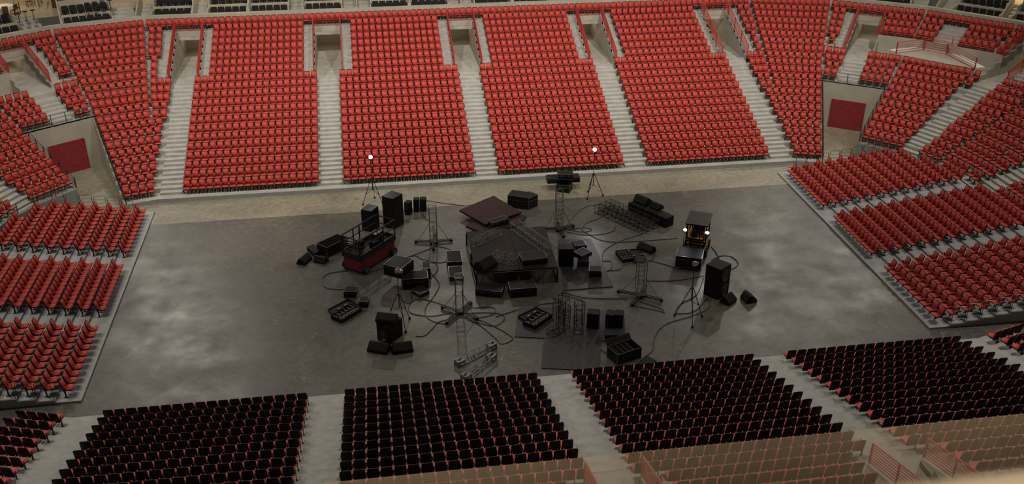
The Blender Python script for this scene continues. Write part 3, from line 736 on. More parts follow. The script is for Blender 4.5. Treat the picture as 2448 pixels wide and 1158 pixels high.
def flight_case(A, B, dep, h, label, z=0.0, grp=None, lid=.3, name='flight_case', m='case', yawadd=0, L=None):
    a, yw, L0 = frame_ab(A, B, z); L = L or L0; r = empty(name, a, yw+yawadd, label, 'case', grp)
    hb = h*(1-lid)
    mb = MB(); mb.box(0, L, 0, dep, 0.0, hb-.01); mb.build('body', M[m], r, bevel=.01)
    mb = MB(); mb.box(0, L, 0, dep, hb+.005, h); mb.build('lid', M[m], r, bevel=.01)
    mb = MB(); e = .014
    for zz in (0.0, hb-.008, h-.02):
        for y in (0, dep): mb.box(-e*.5, L+e*.5, y-e, y+e, zz, zz+.022)
        for x in (0, L): mb.box(x-e, x+e, 0, dep, zz, zz+.022)
    for x in (0, L):
        for y in (0, dep): mb.box(x-e, x+e, y-e, y+e, 0, h)
    mb.build('edging', M['trim'], r)
    for x in (.25*L, .75*L):
        mb = MB(); mb.box(x-.07, x+.07, -.02, 0, hb*.55, hb*.55+.10); mb.build('handle', M['iron'], r)
        mb = MB(); mb.box(x-.03, x+.03, -.022, 0, hb-.05, hb+.05); mb.build('latch', M['trim'], r)
    return r
def speaker(A, B, dep, h, label, woofers=(), z=0.0, name='loudspeaker', face='front', grp=None, L=None, tilt=0):
    a, yw, L0 = frame_ab(A, B, z); L = L or L0; r = empty(name, a, yw, label, 'speaker', grp)
    if tilt: r.rotation_euler.x = tilt
    mb = MB(); mb.box(0, L, 0, dep, 0, h); mb.build('cabinet', M['cab'], r, bevel=.02)
    mb = MB()
    if face == 'front': mb.box(.04, L-.04, -.012, 0, .04, h-.04)
    else: mb.box(L, L+.012, .04, dep-.04, .04, h-.04)
    mb.build('grille', M['grille'], r)
    for cz, rad in woofers:
        mb = MB(); prof = [(rad, 0), (rad, .03), (rad*.88, .035), (rad*.8, .0), (rad*.35, -.02+.012), (rad*.28, .02), (.01, .03)]
        if face == 'front': ax = Matrix(((1, 0, 0), (0, 0, -1), (0, 1, 0))); org = (L/2, -.014, cz)
        else: ax = Matrix(((0, 0, 1), (0, 1, 0), (-1, 0, 0))); org = (L+.014, dep/2, cz)
        mb.lathe(prof, 24, origin=org, ax=ax); mb.build('woofer', M['cone'], r)
    for x in ((-.012, 0), (L, L+.012)):
        if face == 'front': mb = MB(); mb.box(x[0], x[1], dep*.35, dep*.65, h*.6, h*.6+.09); mb.build('handle', M['iron'], r)
    return r
def wedge(px, py, yaw, label, w=.62, z=0.0, rx=0, name='stage_monitor', s=1.0, lift=0, grp='wedge monitors on the arena floor'):
    p = G(px, py, z); p.z += lift; r = empty(name, p, yaw, label, 'speaker', grp); r.rotation_euler.x = rx; r.scale = (s, s, s)
    pr = [(-.30, 0), (.28, 0), (.30, .10), (.12, .40), (.02, .42), (-.30, .16)]
    mb = MB(); mb.hexa([(-w/2, y, zz) for y, zz in pr], [(w/2, y, zz) for y, zz in pr]); mb.build('cabinet', M['cab'], r, bevel=.012)
    a, b = Vector((0, -.30, .16)), Vector((0, .02, .42)); t = (b-a).normalized(); n = Vector((0, -t.z, t.y))
    mb = MB(); q = [a+t*.03+Vector((-w/2+.03, 0, 0)), a+t*.03+Vector((w/2-.03, 0, 0)), b-t*.03+Vector((w/2-.03, 0, 0)), b-t*.03+Vector((-w/2+.03, 0, 0))]
    mb.hexa([v for v in q], [v+n*.015 for v in q]); mb.build('grille', M['grille'], r)
    for x in (-w/2-.01, w/2+.01): mb = MB(); mb.box(x-.01, x+.01, -.06, .06, .16, .21); mb.build('handle', M['iron'], r)
    return r
def truss_geo(L, w, h, step, r=.022, m=None):
    """chords and bracing of one box truss along x; returns two builders"""
    c = MB(); b = MB()
    for y in (0, w):
        for z in (0, h): c.tube([(0, y, z+r), (L, y, z+r)], r, n=6)
    n = max(2, int(round(L/step))); s = L/n
    for k in range(n+1):
        x = k*s
        for y in (0, w): b.tube([(x, y, r), (x, y, h+r)], r*.7, n=4)
        for z in (0, h): b.tube([(x, 0, z+r), (x, w, z+r)], r*.7, n=4)
        if k < n:
            x2 = x+s; f = k % 2
            for y in (0, w): b.tube([(x, y, r if f else h+r), (x2, y, h+r if f else r)], r*.45, n=4)
            for z in (0, h): b.tube([(x, 0 if f else w, z+r), (x2, w if f else 0, z+r)], r*.45, n=4)
    return c, b
def truss(p, yaw, L, w, h, label, m='alu', step=.5, r=.022, pitch=0, ends=False, grp=None):
    o = empty('box_truss', p, yaw, label, 'truss', grp); o.rotation_euler.y = pitch
    c, b = truss_geo(L, w, h, step, r); c.build('chord', M[m], o); b.build('bracing', M[m], o)
    if ends:
        for x0, x1 in ((-.02, .38), (L-.38, L+.02)):
            mb = MB()
            for y in (0, w): mb.box(x0, x1, y-.02, y+.02, .02, .10); mb.box(x0, x1, y-.02, y+.02, h-.06, h+.04); mb.box(x0, x0+.06, y-.02, y+.02, 0, h+.04); mb.box(x1-.06, x1, y-.02, y+.02, 0, h+.04)
            for z in (.0, h): mb.box(x0, x1, 0, .08, z, z+.04); mb.box(x0, x1, w-.08, w, z, z+.04)
            e = x0 if x0 < 0 else x1-.03; mb.box(e, e+.03, 0, w*.38, 0, h); mb.box(e, e+.03, w*.62, w, 0, h)
            mb.build('end_frame', M['alu'], o)
    return o
# ---- lifting towers
def tower(px, py, h, yaw, label, arms, wm=.46):
    p = G(px, py); o = empty('lifting_tower', p, 0, label, 'tower', 'crank-up towers on four outrigger legs')
    mast = empty('t', (0, 0, 0)); bpy.data.objects.remove(mast)
    c, b = truss_geo(h, wm, wm, .30, .02)
    R = Matrix.Rotation(yaw, 3, 'Z')
    for bb, nm in ((c, 'mast_chord'), (b, 'mast_bracing')):
        bb.v = [tuple(R @ Vector((y-wm/2, z-wm/2, x+.12))) for x, y, z in bb.v]; bb.build(nm, M['alu'], o)
    mb = MB(); mb.box(-wm*.55, wm*.55, -wm*.55, wm*.55, .10, .22); mb.build('base', M['dtruss'], o)
    mb = MB(); mb.tube([R @ Vector((-wm/2, 0, h+.1)), R @ Vector((-wm/2, 0, h+.32)), R @ Vector((wm/2, 0, h+.32)), R @ Vector((wm/2, 0, h+.1))], .02); mb.build('head', M['alu'], o)
    for x, y in arms:
        e = Vector((x, y, 0)); u = e.normalized(); n = Vector((-u.y, u.x, 0))
        mb = MB()
        for sgn in (-1, 1): mb.tube([u*.2+n*.07*sgn+Vector((0, 0, .12)), e+n*.07*sgn+Vector((0, 0, .12))], .03, n=4); mb.tube([u*.2+n*.07*sgn+Vector((0, 0, .20)), e+n*.07*sgn+Vector((0, 0, .20))], .025, n=4)
        mb.box(e.x-.09, e.x+.09, e.y-.09, e.y+.09, .08, .2)
        lg = mb.build('leg', M['dtruss'], o)
        mb = MB(); mb.lathe([(.06, 0), (.06, .04), (.02, .05), (.02, .1)], 10, origin=(e.x, e.y, 0)); mb.build('foot', M['iron'], lg)
        mb = MB(); mb.tube([e*.85+Vector((0, 0, .2)), u*wm*.5+Vector((0, 0, h*.58))], .018, n=5); mb.build('stay', M['alu'], o)
    return o
tower(1037, 583, 2.55, 0, 'dark lattice tower left of the stage, beside the red lift', [(-1.15, .25), (1.15, .1), (-.1, -1.0), (.2, 1.1)])
tower(1336, 552, 2.75, 0, 'lattice tower at the back right corner of the stage', [(-1.0, .2), (1.05, .35), (.1, -1.1), (.1, 1.0)])
tower(1099, 750, 2.35, 0, 'lattice tower between the cases and the chrome lamp', [(-.95, .68), (.75, .92), (-.85, -1.05), (.9, -.85)], .42)
tower(1530, 711, 2.40, 0, 'lattice tower in front of the opened tool case', [(-1.15, .68), (.6, 1.05), (-.72, -.95), (1.08, -.72)], .50)
# ---- lamp stands
def lamp_stand(px, py, h, crown, feet, label, lit, aim=0.0):
    p = G(px, py); o = empty('lamp_stand', p, 0, label, 'lamp', 'stage lamps on tripod stands')
    mb = MB(); mb.tube([(0, 0, crown-.9), (0, 0, h)], .025, n=8); mb.build('pole', M['iron'], o)
    mb = MB(); mb.lathe([(.05, crown-.05), (.09, crown-.04), (.09, crown+.04), (.05, crown+.06)], 12); mb.build('collar', M['iron'], o)
    for x, y in feet:
        e = Vector((x, y, .06)); mb = MB(); c0 = Vector((x, y, 0)).normalized()*.07+Vector((0, 0, crown)); mb.tube([c0, e], .022, n=6); m_ = c0.lerp(e, .55); mb.tube([m_, m_+(e-c0)*.06], .04, n=6)
        lg = mb.build('leg', M['iron'], o)
        mb = MB(); mb.lathe([(.03, -.06), (.07, -.05), (.07, .04), (.02, .07)], 10, origin=e); mb.build('caster', M['tyre'], lg)
        mb = MB(); mb.tube([c0.lerp(e, .62), (0, 0, crown-.85)], .013, n=5); mb.build('brace', M['iron'], o)
    R = Matrix.Rotation(aim, 3, 'Z'); ax = R @ Matrix(((1, 0, 0), (0, 0, -1), (0, 1, 0)))
    T = Matrix.Rotation(-.35, 3, 'X'); ax = R @ T @ Matrix(((1, 0, 0), (0, 0, -1), (0, 1, 0)))
    c = Vector((0, 0, h+.18))
    mb = MB(); mb.lathe([(.05, -.34), (.11, -.31), (.14, -.12), (.15, .06), (.14, .08)], 20, origin=c, ax=ax); hd = mb.build('head', M['chrome'] if not lit else M['iron'], o, smooth=True)
    mb = MB(); mb.lathe([(.13, .082), (.11, .10), (.02, .11)], 20, origin=c, ax=ax); mb.build('lens', M['lamp'] if lit else M['chrome'], hd)
    mb = MB(); mb.tube([(-.2, 0, h+.18), (-.2, 0, h+.0), (.2, 0, h+.0), (.2, 0, h+.18)], .014, n=5); mb.build('yoke', M['iron'], o)
    if lit:
        l = bpy.data.lights.new('lamp_beam', 'SPOT'); l.energy = 260; l.spot_size = 2.2; l.spot_blend = .6; l.color = (.95, .96, 1); l.shadow_soft_size = .12
        q = bpy.data.objects.new('lamp_beam', l); COL.objects.link(q); q.parent = hd; q.location = c+ax @ Vector((0, 0, .16)); q.rotation_euler = (ax @ Vector((0, 0, 1))).to_track_quat('-Z', 'Y').to_euler()
    return o
lamp_stand(893, 486, 3.35, 1.95, [(-.75, -.25), (.1, .8), (.65, -.55)], 'lit lamp on a tripod in front of the far seats, left one', True, .25)
lamp_stand(1417, 470, 3.45, 1.75, [(-.5, -.45), (.75, 0), (-.2, .75)], 'lit lamp on a tripod in front of the far seats, right one', True, -.2)
lamp_stand(957, 775, 3.25, 1.95, [(.55, .45), (.25, -.95), (-.75, .35)], 'unlit chrome lamp on a tall tripod by the stacked cases', False, -1.3)
lamp_stand(1648, 765, 3.45, 2.1, [(-.7, .55), (.8, .2), (-.1, -.85)], 'unlit chrome lamp on a tripod in front of the forklift', False, -.9)
# ---- red scissor lift
def lift():
    a, yw, L = frame_ab((866, 660), (948, 606)); Wd = 1.5
    o = empty('scissor_lift', a, yw, 'red scissor lift with a dark railed platform and four wheels', 'lift')
    mb = MB(); mb.box(.05, L-.05, .06, Wd-.06, .18, .95); mb.build('chassis', M['lred'], o, bevel=.03)
    for x in (1.1, 1.3, 2.0):
        mb = MB(); mb.box(x-.05, x+.05, .045, .06, .35+.1*(x > 1.5), .47+.1*(x > 1.5)); mb.build('hatch', M['iron'], o)
    mb = MB(); t = .05
    for y in (0, Wd-t): mb.box(0, L, y, y+t, .97, 1.38)
    for x in (0, L-t): mb.box(x, x+t, 0, Wd, .97, 1.38)
    mb.build('toe_board', M['iron'], o)
    mb = MB(); mb.box(.02, L-.02, .02, Wd-.02, .97, 1.08); mb.build('platform', M['deck'], o)
    mb = MB(); c = [(t/2, t/2), (L-t/2, t/2), (L-t/2, Wd-t/2), (t/2, Wd-t/2), (t/2, t/2)]
    for z, r in ((2.38, .05), (1.88, .035)): mb.tube([(x, y, z) for x, y in c], r, n=6)
    mb.build('guard_rail', M['iron'], o)
    for x, y in c[:4]+[(L*.33, t/2), (L*.66, t/2), (L*.33, Wd-t/2), (L*.5, Wd-t/2)]:
        mb = MB(); mb.box(x-.03, x+.03, y-.03, y+.03, 1.3, 2.36); mb.build('post', M['iron'], o)
    mb = MB(); [mb.box(0.01, .05, .12, Wd-.12, z, z+.06) for z in (1.45, 1.62, 1.79, 1.96, 2.13)]; [mb.box(0, .06, y, y+.05, 1.38, 2.3) for y in (.12, Wd-.17)]; mb.build('gate', M['iron'], o)
    mb = MB(); mb.box(L*.62, L*.80, .5, .85, 1.08, 1.75); mb.build('control_box', M['iron'], o)
    mb = MB(); mb.box(L*.45, L*.6, .2, .6, 1.08, 1.5); mb.box(L*.3, L*.42, .9, 1.3, 1.08, 1.6); mb.build('tool_box', M['cab'], o)
    for x in (.35, L-.35):
        for y, s in ((-.04, -1), (Wd+.04, 1)):
            ax = Matrix(((1, 0, 0), (0, 0, 1), (0, -1, 0)))
            mb = MB(); mb.lathe([(.12, -.11), (.27, -.11), (.30, -.07), (.30, .07), (.27, .11), (.12, .11)], 24, origin=(x, y, .30), ax=ax); w = mb.build('wheel', M['tyre'], o)
            mb = MB(); mb.lathe([(.16, -.118), (.14, -.123), (.05, -.10), (.05, .10), (.14, .123), (.16, .118)], 16, origin=(x, y, .30), ax=ax); mb.build('hub', M['trim'], w)
lift()
# ---- stage deck
zD = 1.05
c4 = [G(1139, 652, zD), G(1333, 639, zD), G(1303, 541, zD), G(1115, 555, zD)]
o = empty('stage_deck', (c4[0].x, c4[0].y, 0), 0, 'dark rolling stage deck with seam and lattice legs', 'stage'); O = o.location
def lerp4(u, v): return (c4[0].lerp(c4[1], u)).lerp(c4[3].lerp(c4[2], u), v)
for u0, u1 in ((0, .53), (.535, 1)):
    q = [lerp4(u0, 0), lerp4(u1, 0), lerp4(u1, 1), lerp4(u0, 1)]; dn = Vector((0, 0, -.10))
    mb = MB(); mb.hexa([p+dn-O for p in q], [p-O for p in q]); mb.build('deck_panel', M['deck'], o)
for v in (0, .5, 1):
    a, b = lerp4(0, v), lerp4(1, v)
    mb = MB()
    for z in (-.12, -zD+.08): mb.tube([a+Vector((0, 0, z))-O, b+Vector((0, 0, z))-O], .03, n=6)
    n = 8
    for k in range(n):
        z0, z1 = (-.12, -zD+.08) if k % 2 else (-zD+.08, -.12)
        mb.tube([a.lerp(b, k/n)+Vector((0, 0, z0))-O, a.lerp(b, (k+1)/n)+Vector((0, 0, z1))-O], .018, n=5)
    mb.build('lattice_beam', M['dtruss'], o)
    for u in (0, .5, .56, 1):
        p = lerp4(u, v); mb = MB(); mb.box(p.x-O.x-.05, p.x-O.x+.05, p.y-O.y-.05, p.y-O.y+.05, 0, zD-.1); mb.build('leg', M['dtruss'], o)
for u in (0, 1):
    mb = MB(); a, b = lerp4(u, 0), lerp4(u, 1)
    mb.tube([a+Vector((0, 0, -zD+.08))-O, b+Vector((0, 0, -zD+.08))-O], .03); mb.tube([a+Vector((0, 0, -.12))-O, b+Vector((0, 0, -zD+.08))-O], .02); mb.build('side_brace', M['dtruss'], o)
def on_deck_truss(A, B, w, h, lab, step=.45, m='alu', z=zD, pitch=0, r=.017):
    a, yw, L = frame_ab(A, B, z); return truss(a, yw, L, w, h, lab, m, step, r, pitch, grp='trusses lying on the stage deck')
on_deck_truss((1137, 592), (1202, 562), .42, .42, 'short square truss lying on the left half of the stage deck')
on_deck_truss((1312, 613), (1221, 548), -.62, .45, 'long wide truss lying on the right half of the stage deck', .35)
on_deck_truss((1173, 625), (1228, 637), .9, .35, 'broken ladder-like truss beside the tipped monitor on deck', .5)
wedge(1160, 640, .75, 'tipped square monitor lying on the front left of the deck', w=.85, z=zD, s=1.5, grp=None)
flight_case((1250, 638), (1309, 631), 1.0, .42, 'flat flight case on the front right of the stage deck', z=zD, lid=.25)
def quadslab(pts, z, th, label, name, m, cat='panel', grp=None):
    q = [G(x, y, z) for x, y in pts]; c = sum(q, Vector())/len(q); c.z = 0
    mb = MB(); mb.hexa([p-c-Vector((0, 0, th)) for p in q], [p-c for p in q]); o = mb.build(name, M[m], loc=c); tag(o, label, cat, grp); return o
quadslab([(1113, 540), (1165, 560), (1239, 538), (1259, 517), (1180, 505)], .42, .14, 'lower dark deck panel of the pile behind the stage', 'loose_deck_panel', 'ply', grp='loose panels piled behind the stage')
quadslab([(1098, 502), (1161, 537), (1246, 507), (1180, 468)], .62, .14, 'upper dark diamond-shaped deck panel piled behind the stage', 'loose_deck_panel', 'ply', grp='loose panels piled behind the stage')
mb = MB(); pc = G(1172, 520, 0); mb.box(-.9, .9, -.7, .7, 0, .28); tag(mb.build('deck_dolly', M['cab'], loc=pc), 'low black dolly under the piled deck panels', 'dolly')
flight_case((1178, 547), (1216, 535), .55, .40, 'small flight case at the front of the piled panels', z=.45)
# ---- flight cases
flight_case((1137, 708), (1199, 714), .95, .45, 'low flight case before the stage, left of the two', grp='flight cases in front of the stage')
flight_case((1220, 714), (1283, 709), .95, .62, 'taller flight case before the stage, right of the two', grp='flight cases in front of the stage')
flight_case((1075, 673), (1108, 671), 1.3, .32, 'long low case behind the tower, nearer one of the pair', grp='long cases left of the stage')
flight_case((1070, 641), (1105, 639), 1.45, .42, 'long case beside the stage, farther one of the pair', grp='long cases left of the stage')
flight_case((963, 695), (1025, 690), 1.0, .74, 'big flight case at the bottom of the left stack', grp='stacked flight cases behind the chrome lamp')
flight_case((961, 668), (993, 641), 1.25, .72, 'big flight case turned askew on top of the stack', z=.745, grp='stacked flight cases behind the chrome lamp', lid=.2, L=1.35)
flight_case((1011, 668), (1030, 667), .9, .75, 'flight case standing behind the left stack', grp='stacked flight cases behind the chrome lamp')
flight_case((985, 703), (1004, 714), .70, .30, 'small low flight case in front of the left stack')
flight_case((823, 713), (852, 713), .62, .42, 'small black box on the open floor, left of the pair', lid=.3, grp='two small boxes near the opened mixer case', m='case')
flight_case((859, 736), (880, 736), .62, .40, 'small black box on the open floor, right of the pair', lid=.3, grp='two small boxes near the opened mixer case')
flight_case((1329, 459), (1361, 463), .85, .55, 'bottom case of the pile under the right far lamp', grp='pile of cases at the far kerb')
r = flight_case((1309, 440), (1386, 436), .75, .40, 'wide case lying across the pile at the far kerb', z=.56, grp='pile of cases at the far kerb')
flight_case((1333, 430), (1370, 430), .70, .40, 'topmost black case of the pile at the far kerb', z=.97, grp='pile of cases at the far kerb')
flight_case((1214, 496), (1263, 503), .95, .95, 'large black case behind the piled deck panels', lid=.35)
flight_case((1263, 503), (1285, 493), .80, .90, 'second large black case, beside the one behind the panels', lid=.35)
# ---- black rubber mats
quadslab([(1334, 573), (1412, 570), (1466, 685), (1347, 694)], .06, .05, 'large black rubber mat to the right of the stage', 'rubber_mat', 'mat_', 'mat')
quadslab([(1242, 732), (1492, 745), (1493, 818), (1230, 805)], .05, .045, 'wide black rubber mat under the opened mixer case and truss pile', 'rubber_mat', 'mat_', 'mat')
quadslab([(1301, 809), (1436, 815), (1433, 887), (1294, 880)], .05, .045, 'square black rubber mat nearest to the dark seats', 'rubber_mat', 'mat_', 'mat')
# speakers on the right mat
for j in range(6):
    a, yw, L = frame_ab((1336, 637), (1371, 636), .07); o = empty('line_array_speaker', a+Vector((0, 0, .20*j)), yw, 'slim black speaker in the stack on the right mat, %s from below' % ORD[j], 'speaker', 'stack of slim speakers on the right mat')
    mb = MB(); mb.hexa([(0, 0, 0), (L, 0, 0), (L*.98, .8, .03), (L*.02, .8, .03)], [(0, 0, .19), (L, 0, .19), (L*.98, .8, .16), (L*.02, .8, .16)]); mb.build('cabinet', M['cab'], o)
    mb = MB(); mb.box(.03, L-.03, -.012, 0, .02, .17); mb.build('grille', M['grille'], o)
flight_case((1381, 638), (1407, 639), .75, .40, 'black case with bright edge on the right mat', z=.07)
flight_case((1391, 622), (1416, 610), .75, .30, 'case laid askew on the bright-edged case', z=.48, L=.9)
flight_case((1408, 663), (1437, 664), .70, .45, 'single black box on the front of the right mat', z=.07)
flight_case((1376, 600), (1402, 597), .75, .35, 'flat black case at the back of the right mat', z=.07)
# ---- line array row and trusses at the back right
a, yw, L = frame_ab((1501, 506), (1592, 546)); n = 8
for j in range(n):
    p = a+Vector((math.cos(yw), math.sin(yw), 0))*L*j/n
    o = empty('line_array_speaker', p, yw, 'black speaker in the row at the back right, %s from left' % ORD[j], 'speaker', 'row of eight speakers at the back right'); w = L/n-.02
    mb = MB(); mb.box(0, w, 0, .78, 0, .70); mb.build('cabinet', M['cab'], o, bevel=.015)
    mb = MB(); mb.box(.03, w-.03, -.012, 0, .04, .66); mb.build('grille', M['grille'], o)
    mb = MB(); mb.box(w*.4, w*.6, .25, .5, .70, .725); mb.build('handle', M['iron'], o)
wedge(1535, 507, yw+PI, 'tilted wedge speaker on the row of eight, left one', w=.9, s=1.25, lift=.71, grp='two wedges on the speaker row')
wedge(1568, 520, yw+PI, 'tilted wedge speaker on the row of eight, right one', w=.8, s=1.0, lift=.71, grp='two wedges on the speaker row')
a, yw, L = frame_ab((1420, 509), (1536, 561)); v = Vector((-math.sin(yw), math.cos(yw), 0))
for j in range(3):
    truss(a+v*.58*j, yw, L, .50, .52, 'dark square truss in the bundle at the back right, %s from the front' % ORD[j], 'dtruss', .42, .02, grp='bundle of three dark trusses')
for j, ((A, B), w) in enumerate(((((1098, 880), (1187, 834)), .38), (((1116, 915), (1187, 860)), .38))):
    a, yw, L = frame_ab(A, B); truss(a, yw, L, w, .30, 'aluminium truss with boxed ends near the dark seats, %s one' % ('upper', 'lower')[j], 'alu', .45, .022, ends=True, grp='two trusses lying in a narrow V')
for j, (px, py, yw_, h_) in enumerate(((1330, 775, .25, 1.15), (1348, 790, .5, 1.4), (1372, 800, -.2, 1.25), (1352, 765, .9, 1.5), (1378, 778, .1, 1.3))):
    o = empty('truss_corner', G(px, py, .05), yw_, 'upright dark truss piece in the pile on the mat, %s from the left' % ORD[j], 'truss', 'pile of upright truss pieces')
    c, b = truss_geo(h_, .45, .45, .36, .02)
    for bb, nm in ((c, 'chord'), (b, 'bracing')): bb.v = [(y, z, x) for x, y, z in bb.v]; bb.build(nm, M['dtruss'], o)
a, yw, L = frame_ab((1322, 808), (1352, 792), .05); truss(a, yw, .95, .5, .3, 'short dark truss lying flat before the upright pile', 'dtruss', .4, .018)
# ---- opened cases with fittings
def open_case(A, B, dep, lid_q, label, z=0.0, nx=5, ny=2):
    a, yw, L = frame_ab(A, B, z); o = empty('opened_equipment_case', a, yw, label, 'case')
    mb = MB(); t = .03; h = .24; mb.box(0, L, 0, dep, 0, .04)
    for y in (0, dep-t): mb.box(0, L, y, y+t, 0, h)
    for x in (0, L-t): mb.box(x, x+t, 0, dep, 0, h)
    mb.build('body', M['cab'], o)
    mb = MB(); mb.box(t, L-t, t, dep-t, .04, .15); mb.build('foam_insert', M['drape'], o)
    for i in range(nx):
        for j in range(ny):
            x = L*(i+.5)/nx; y = dep*(j+.5)/ny; k = (i*3+j*5) % 3
            mb = MB(); w = L/nx*.36
            if k == 0: mb.box(x-w, x-w*.6, y-dep/ny*.36, y+dep/ny*.36, .15, .20); mb.box(x+w*.6, x+w, y-dep/ny*.36, y+dep/ny*.36, .15, .20); mb.box(x-w, x+w, y-.02, y+.02, .15, .19)
            elif k == 1: mb.lathe([(w*.6, .15), (w*.6, .2), (w*.2, .2)], 10, origin=(x, y, 0))
            else: mb.box(x-w*.8, x+w*.8, y-dep/ny*.36, y-dep/ny*.22, .15, .2); mb.box(x-.02, x+.02, y-dep/ny*.36, y+dep/ny*.36, .15, .2)
            mb.build('clamp', M['alu'], o)
    q = [G(*p, z+.06)-a for p in lid_q]; R = Matrix.Rotation(-yw, 3, 'Z'); q = [R @ v for v in q]
    mb = MB(); mb.hexa([v-Vector((0, 0, .055)) for v in q], [v for v in q])
    for u, v in zip(q, q[1:]+q[:1]): mb.tube([u+Vector((0, 0, .03)), v+Vector((0, 0, .03))], .035, n=4)
    ld = mb.build('lid', M['cab'], o)
    c = sum(q, Vector())/4
    for k in (-1, 1): mb = MB(); e = c+Vector((k*.28, 0, 0)); mb.box(e.x-.12, e.x+.12, e.y-.05, e.y+.05, e.z, e.z+.07); mb.build('clamp', M['alu'], ld)
    return o
open_case((817, 774), (865, 745), .85, [(798, 754), (857, 731), (833, 716), (784, 742)], 'opened black case of clamps on the open floor, left side', nx=6)
open_case((1278, 789), (1320, 760), .85, [(1258, 770), (1303, 748), (1283, 736), (1238, 757)], 'opened black case of clamps on the wide rubber mat', z=.05, nx=5)
open_case((1488, 629), (1517, 625), 1.25, [(1517, 628), (1546, 625), (1531, 597), (1505, 598)], 'opened tool case behind the right-hand tower', nx=4, ny=4)
# ---- trunks of folded drapes
def trunk(A, B, dep, h, label, lid_up=True, n=6, nd=4):
    a, yw, L = frame_ab(A, B); o = empty('open_trunk', a, yw, label, 'trunk'); t = .03
    mb = MB(); mb.box(0, L, 0, dep, 0, .05)
    for y in (0, dep-t): mb.box(0, L, y, y+t, 0, h)
    for x in (0, L-t): mb.box(x, x+t, 0, dep, 0, h)
    mb.build('body', M['case'], o)
    mb = MB(); e = .013
    for y in (0, dep): mb.box(0, L, y-e, y+e, h-.01, h+.02); mb.box(0, L, y-e, y+e, 0, .03)
    for x in (0, L):
        mb.box(x-e, x+e, 0, dep, h-.01, h+.02)
        for y in (0, dep): mb.box(x-e, x+e, y-e, y+e, 0, h)
    mb.build('edging', M['trim'], o)
    if lid_up: mb = MB(); mb.hexa([(0, dep, h), (L, dep, h), (L, dep+.03, h), (0, dep+.03, h)], [(0, dep+.22, h+.28), (L, dep+.22, h+.28), (L, dep+.26, h+.28), (0, dep+.26, h+.28)]); mb.build('lid', M['case'], o)
    for k in range(nd):
        x = t+.02+(L*.75 if lid_up else L-.1)*k/nd; w = (L*.75 if lid_up else L-.1)/nd
        mb = MB(); mb.hexa([(x, .04, .06), (x+w*.9, .04, .06), (x+w*.9, dep-.04, .06), (x, dep-.04, .06)], [(x, .05, h+.02), (x+w*.9, .05, h-.04), (x+w*.9, dep-.05, h-.03), (x, dep-.05, h+.05)]); mb.build('folded_drape', M['drape'], o)
    for x in (.22*L, .78*L): mb = MB(); mb.box(x-.08, x+.08, -.02, 0, h*.45, h*.6); mb.build('handle', M['iron'], o)
trunk((1475, 875), (1532, 856), .95, .66, 'open trunk of folded black drapes near the dark seats')
trunk((783, 617), (832, 594), .95, .72, 'open trunk of dark slatted pieces left of the red lift', lid_up=False, nd=9)
quadslab([(1520, 871), (1546, 881), (1570, 863), (1545, 849)], .06, .05, 'black trunk lid lying beside the open trunk', 'trunk_lid', 'cab')
quadslab([(733, 590), (752, 607), (768, 597), (750, 584)], .35, .3, 'low flat black box between the monitors and the trunk', 'flat_box', 'cab', 'box')
# ---- loudspeakers
speaker((1681, 704), (1716, 719), 1.08, 2.05, 'tall black loudspeaker with two big woofers, right of the forklift', [(.52, .42), (1.52, .42)], face='side')
speaker((902, 812), (934, 824), 1.10, 1.15, 'black loudspeaker with one round woofer, a monitor on top', [(.42, .33)])
speaker((866, 551), (891, 556), .95, 1.55, 'tall black loudspeaker behind the red lift, left one', grp='tall black cabinets behind the red lift')
speaker((917, 541), (943, 549), 1.05, 2.25, 'tallest black loudspeaker behind the red lift, right one', grp='tall black cabinets behind the red lift')
speaker((967, 514), (979, 516), .5, .95, 'small black speaker right of the tallest cabinet', [(.6, .16)])
speaker((989, 508), (1002, 508), .5, .95, 'boxy black speaker near the left tower, left of the pair', grp='pair of boxy speakers by the left tower')
speaker((1004, 507), (1019, 507), .5, .95, 'boxy black speaker near the left tower, right of the pair', grp='pair of boxy speakers by the left tower')
speaker((1402, 785), (1430, 788), .62, .95, 'curved black speaker beside the upright truss pile on the mat', z=.05)
speaker((1446, 783), (1466, 786), .60, .85, 'black speaker on the right end of the wide mat, left of the pair', z=.05, grp='pair of speakers on the wide mat')
speaker((1468, 784), (1488, 786), .60, .85, 'black speaker on the right end of the wide mat, right of the pair', z=.05, grp='pair of speakers on the wide mat')
speaker((1447, 817), (1481, 817), .62, .40, 'low black cabinet in front of the pair on the wide mat', z=.05)
wedge(728, 626, 1.05, 'leftmost wedge monitor beside the trunk', w=.95)
wedge(768, 626, 2.6, 'wedge monitor in front of the trunk of slatted pieces', w=.8)
wedge(1545, 598, -.9, 'wedge monitor behind the opened tool case', w=1.15)
wedge(907, 838, -.45, 'wedge monitor before the woofer speaker, left one', w=1.0, s=1.15)
wedge(962, 838, .12, 'wedge monitor before the woofer speaker, right one', w=.95, s=1.15)
wedge(928, 812, -.35, 'wedge monitor tipped on top of the woofer speaker', w=1.0, s=1.15, lift=1.16, rx=-.25)
wedge(1740, 722, .7, 'wedge monitor at the foot of the tall double-woofer speaker', w=.75, s=1.15)
wedge(1789, 718, 1.7, 'lone wedge monitor farthest right on the floor', w=.7, s=1.15)
